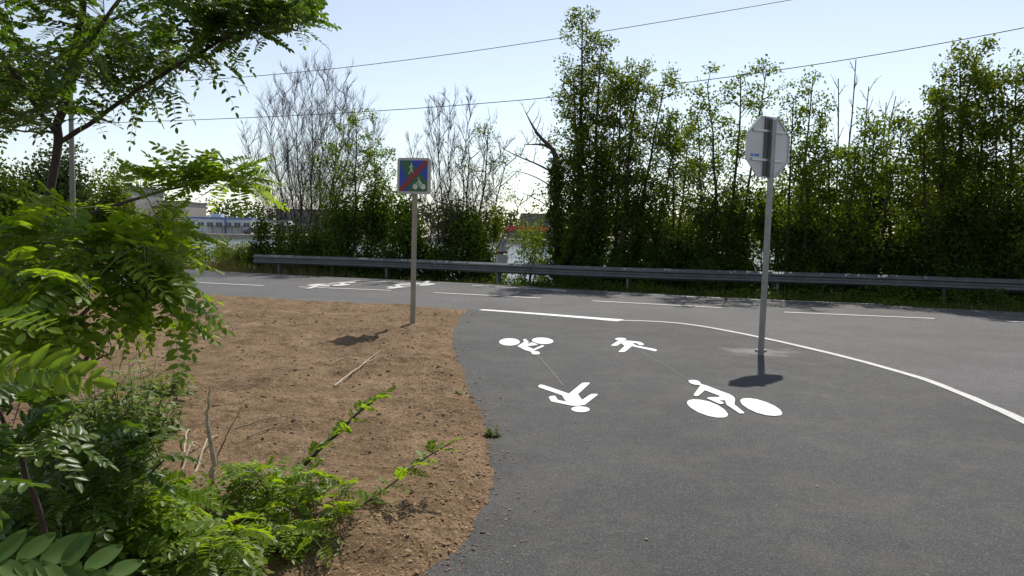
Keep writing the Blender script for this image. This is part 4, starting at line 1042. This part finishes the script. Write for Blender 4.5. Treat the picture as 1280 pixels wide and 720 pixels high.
sapling('closest sapling with big bluish leaflets in the bottom left corner', 53, (AT(-60, 720, 1.2)[0], 1.2, 0.0),
        [[(-90, 1000, 1.25), (-70, 850, 1.2), (-50, 760, 1.15), (-40, 706, 1.1)], [(-80, 850, 1.25), (-75, 700, 1.5), (-60, 600, 1.7)]], [], ra=.008, extra=ex_big)
sapling('dense dark green sapling in the lower left below the forked trunk', 54, gb(110, 715),
        [[(110, 722, 3.35), (100, 650, 3.2), (90, 590, 3.0), (80, 540, 2.8)], [(104, 670, 3.2), (160, 620, 3.1), (210, 570, 3.)], [(106, 690, 3.3), (50, 640, 3.1), (0, 590, 2.9)]],
        [dict(poly=[(-20, 545), (110, 545), (170, 600), (150, 680), (-20, 690)], Y=(2.5, 3.3), n=48, L_=.19, pairs=7, ll=.038, leaves=5, m=1),
         dict(poly=[(110, 540), (175, 530), (200, 560), (180, 610), (120, 610)], Y=(2.7, 3.2), n=18, L_=.2, pairs=7, ll=.04, leaves=4, m=1)], mats=('locust', 'locustdark', 'blueleaf'))
sapling('sprawling sapling with long feathery leaves at the bottom beside the upright stick', 55, gb(230, 715),
        [[(225, 722, 3.4), (200, 670, 3.2), (190, 620, 3.)], [(220, 710, 3.35), (265, 680, 3.2), (300, 662, 3.05)], [(222, 716, 3.4), (140, 700, 3.1), (100, 680, 2.9)]],
        [dict(poly=[(120, 600), (205, 595), (285, 655), (290, 700), (130, 720)], Y=(2.7, 3.3), n=46, L_=.21, pairs=8, ll=.036, leaves=5, m=0, droop=(.2, .6)),
         dict(poly=[(80, 660), (250, 680), (260, 760), (80, 760)], Y=(2.5, 3.0), n=26, L_=.2, pairs=8, ll=.036, leaves=5, m=1)])
sapling('low bright green sapling patch right of the upright stick', 56, gb(350, 665),
        [[(350, 668, 4.0), (335, 620, 3.95), (320, 590, 3.9)], [(352, 660, 4.0), (390, 620, 4.), (410, 595, 4.)], [(348, 664, 4.), (380, 660, 3.8), (420, 655, 3.7)]],
        [dict(poly=[(275, 585), (330, 575), (430, 590), (440, 640), (400, 690), (300, 690)], Y=(3.6, 4.3), n=92, L_=.14, pairs=6, ll=.028, leaves=5, m=0),
         dict(poly=[(330, 660), (410, 660), (390, 740), (300, 740)], Y=(3.3, 3.7), n=38, L_=.14, pairs=6, ll=.028, leaves=5, m=0)])
sg_ = 'bent locust shoots leaning over the soil'
def shoot(label, seed, base, line, leaves, L_, ll, ra=.014):
    K = Locust(seed); p = K.limb([base]+pts(line), ra, .003, 16, 7)
    for i in range(leaves):
        t_ = i/leaves; q = p[int(4+11*t_)]; d = p[-1]-p[4]; sd_ = nrm(np.cross(nrm(d), (0, 0, 1.)))*(1 if i % 2 else -1)
        K.leaf(q, nrm(d)*.6+sd_*.8+K.r.normal(0, .2, 3)+np.array((0, 0, .3)), L_*K.r.uniform(.7, 1.2), 6, ll, 0, .3)
    K.done('locust_shoot', label, ['locust'], base, sg_, 'sapling')
b = gb(352, 640); shoot('bent locust shoot rising from the bright patch toward the soil centre', 57, b, [(385, 572, b[1]+.1), (425, 540, b[1]+.15), (455, 508, b[1]+.2), (482, 492, b[1]+.2)], 17, .17, .034)
b = gb(420, 668); shoot('long thin locust shoot lying low nearest the path edge', 58, b, [(452, 632, b[1]+.1), (490, 605, b[1]+.2), (530, 572, b[1]+.35), (568, 552, b[1]+.4)], 18, .14, .028, .008)

# soft herbs and undergrowth
def herb(label, seed, u, v, hgt, n, col='herb', group='leafy weeds at the edge of the soil', sp=.26, size=.072):
    n = int(n*2.4); b = gb(u, v); r = np.random.default_rng(seed); t = thing('leafy_weed', label, 'weed', b, group)
    st = NM(); lf = NM(); B, D, N, L_ = [], [], [], []
    for k in range(n):
        a = b+np.array((r.normal(0, sp*.5), r.normal(0, sp*.5), 0)); e = a+np.array((r.normal(0, sp*.6), r.normal(0, sp*.6), hgt*r.uniform(.5, 1.1)))
        p = bez(a, (a+e)/2+r.normal(0, .03, 3), e, 12); st.tube(p, np.linspace(.004, .0015, 12), 4)
        for j in range(2, 12):
            for sg in range(2):
                az = j*1.57+sg*3.14+r.normal(0, .3); B.append(p[j]); D.append((math.cos(az), math.sin(az), r.normal(-.15, .3))); N.append((r.normal(0, .3), r.normal(0, .3), 1)); L_.append(size*r.uniform(.6, 1.3)*(1.25-.05*j))
    L_ = np.array(L_); lf.leaves(B, D, N, L_, L_*.5, T_LEAF)
    st.build('stems', M['twiggreen'], t); lf.build('foliage', M[col], t)
for i, (u, v, h_, n, lab) in enumerate([(165, 560, .62, 10, 'tall nettle like weed at the soil edge behind the near saplings'), (135, 575, .5, 10, 'leafy weed just left of the tall nettle like weed'), (195, 548, .3, 8, 'short leafy weed at the soil edge right of the tall one'),
                                       (110, 540, .4, 8, 'leafy weed close beside the forked young trunk'), (205, 505, .26, 5, 'straggly little weed standing out on the bare soil')]):
    herb(lab, 70+i, u, v, h_, n)
herb('tiny green weed growing at the asphalt edge', 80, 614, 546, .1, 3, 'palegreen', 'tiny weeds on the soil', .04, .04)
herb('tiny green weed alone on the soil left of the asphalt bend', 81, 572, 494, .05, 4, 'herb', 'tiny weeds on the soil', .05, .03)
def undergrowth():
    r = np.random.default_rng(90); n = 15000
    u = r.uniform(-120, 330, n); v = r.uniform(520, 800, n)
    keep = (v > 545+.25*np.abs(u-100)) & ((u < 205) | (v > 635))
    P_ = np.array([G(a, b_)[:2] for a, b_ in zip(u[keep], v[keep])]); n = len(P_)
    cl = np.clip(vnoise(P_, 2.5, 12)+.55, 0, 1); z = soilz(P_)+cl*.34*r.random(n)
    B = np.column_stack([P_, z]); L_ = r.uniform(.02, .05, n)
    nm = NM(); nm.leaves(B, rv(r, n)*np.array((1, 1, .5)), rv(r, n)*.7+np.array((0, 0, 1)), L_, L_*.6, T_LEAF)
    tag(nm.build('undergrowth', M['herb']), 'low tangled green undergrowth below the saplings', 'undergrowth', kind='stuff')
undergrowth()

# ---------------------------------------------------------------- dead sticks
def stick(name, label, plist, ra, rb, m='deadwood', group=None, cat='stick', side=None):
    r = np.random.default_rng(abs(hash(label)) % 1000 if False else len(label)); p = np.array(plist); n = 14
    t_ = np.linspace(0, len(p)-1, n); q = np.stack([np.interp(t_, range(len(p)), p[:, i]) for i in range(3)], 1)
    q[1:-1] = (q[:-2]+2*q[1:-1]+q[2:])/4; q[1:-1] += r.normal(0, ra*.35, (n-2, 3))
    nm = NM(); nm.tube(q, np.linspace(ra, rb, n), 7)
    for s in (side or []): nm.tube(s, np.linspace(ra*.55, .0015, len(s)), 5)
    return tag(nm.build(name, M[m]), label, cat, group)
b = gb(268, 618)
stick('upright_stick', 'pale dead stick standing upright out of the low green plants', [b]+pts([(266, 580, b[1]), (260, 540, b[1]), (259, 510, b[1]), (262, 482, b[1]+.02)]), .02, .004)
b = gb(274, 575)
stick('upright_stick', 'thin dark dead twig leaning right beside the pale upright stick', [b]+pts([(285, 540, b[1]), (303, 508, b[1])]), .006, .002, 'deadred')
for i, (a_, c_, e_) in enumerate([((228, 600), (240, 560, -.05), (238, 542)), ((238, 612), (250, 585, 0), (275, 558)), ((226, 602), (232, 585, .0), (252, 572))]):
    p0, p1 = gb(*a_), gb(*e_); mid = (p0+p1)/2+np.array((0, 0, .14))
    stick('dead_twig', ['curved bleached dead twig left of the upright stick', 'slanting pale dead twig crossing below the upright stick', 'short pale dead twig beside the curved one'][i], [p0, mid, p1+np.array((0, 0, .02))], .008, .004, 'deadwood', 'dead twigs around the upright stick')
def lying(u0, v0, u1, v1, ra, label, m='deadwood', z=.02, fork=None):
    a, c = gb(u0, v0), gb(u1, v1); a[2] += .03+ra; c[2] += .03+ra; mid = (a+c)/2+np.array((.03, .05, z))
    sd_ = None
    if fork: f_ = gb(*fork); f_[2] += .05; sd_ = [[mid, (mid+f_)/2+np.array((0, 0, .01)), f_]]
    stick('fallen_twig', label, [a, mid, c], ra, .003, m, 'dry twigs lying on the soil', side=sd_)
lying(418, 487, 476, 447, .011, 'longest pale forked branch lying on the open soil', fork=(485, 452))
lying(290, 546, 360, 533, .007, 'dark twig with bleached tip lying right of the upright stick', 'deadred')
lying(310, 565, 352, 545, .006, 'thin dark twig lying nearest the bright sapling patch', 'deadred')
lying(268, 500, 322, 488, .006, 'dark twig lying on the soil above the upright stick', 'deadred')
lying(410, 462, 440, 456, .005, 'short curved pale twig lying left of the longest branch')

# ---------------------------------------------------------------- loose soil, litter and specks
def clods():
    r = np.random.default_rng(95); n = 15000
    y = 2.2+12*r.random(n)**1.6; x = r.uniform(-9, .1, n); P_ = np.column_stack([x, y]); sd0 = sdist(P_); k = (sd0 > .04) | ((sd0 > -.4) & (r.random(len(P_)) < .55*np.exp(np.minimum(sd0, 0)*9))); P_ = P_[k]; n = len(P_)
    cl = vnoise(P_, 1.2, 14)+.5; s_ = (.003+.013*r.random(n)**5)*(.6+.9*cl)
    z = np.maximum(soilz(P_), .004)+s_*.25
    ico = np.array([(0, 0, 1), (.89, 0, .45), (.28, .85, .45), (-.72, .53, .45), (-.72, -.53, .45), (.28, -.85, .45), (.72, .53, -.45), (-.28, .85, -.45), (-.89, 0, -.45), (-.28, -.85, -.45), (.72, -.53, -.45), (0, 0, -1)])
    fa = np.array([(0,1,2),(0,2,3),(0,3,4),(0,4,5),(0,5,1),(1,6,2),(2,7,3),(3,8,4),(4,9,5),(5,10,1),(2,6,7),(3,7,8),(4,8,9),(5,9,10),(1,10,6),(6,11,7),(7,11,8),(8,11,9),(9,11,10),(10,11,6)])
    V = ico[None]*(1+r.normal(0, .22, (n, 12, 1)))*(s_[:, None]*r.uniform(.7, 1.4, (n, 1)))[..., None]*np.array((1, 1, .7))+np.column_stack([P_, z])[:, None, :]
    nm = NM(); nm.add(V, (np.arange(n)[:, None, None]*12+fa[None]).reshape(-1, 3)); tag(nm.build('soil_clods', M['clod']), 'small loose clods and crumbs scattered on the soil', 'soil', kind='stuff')
clods()
def litter():
    r = np.random.default_rng(96); B = []
    edge = np.array([G(u, v)[:2] for u, v in SOILEDGE[1:]])
    seg = np.linalg.norm(np.diff(edge, axis=0), axis=1); cum = np.concatenate([[0], np.cumsum(seg)])
    n = 4600; s_ = r.random(n)**.6*cum[-1]; x = np.interp(s_, cum, edge[:, 0]); y = np.interp(s_, cum, edge[:, 1])
    o = np.abs(r.normal(0, .34, n)); out = r.random(n) < .1
    P_ = np.column_stack([x-o+np.where(out, o*1.5, 0), y]); z = np.maximum(soilz(P_), .004)+.004
    n2 = 1600; P2 = np.column_stack([r.uniform(-6, .2, n2), 2.5+9*r.random(n2)**1.7]); P2 = P2[sdist(P2) > .05]; z2 = soilz(P2)+.006
    P3 = np.column_stack([r.uniform(-.6, 5, 150), r.uniform(2.8, 11, 150)]); P3 = P3[sdist(P3) < -.02]
    for a, zz in ((P_, z), (P2, z2), (P3, np.full(len(P3), .012))): B.append(np.column_stack([a, zz]))
    B = np.vstack(B); n = len(B); L_ = r.uniform(.008, .03, n)*np.where(r.random(n) < .2, 1.6, 1); L_[-len(P3):] *= .8
    nm = NM(); nm.leaves(B, rv(r, n)*np.array((1, 1, .12)), rv(r, n)*.35+np.array((0, 0, 1)), L_, L_*r.uniform(.2, .6, n), T_QUAD)
    tag(nm.build('leaf_litter', M['litter']), 'dry brown leaf fragments along the soil edge and on the asphalt', 'leaf litter', kind='stuff')
litter()
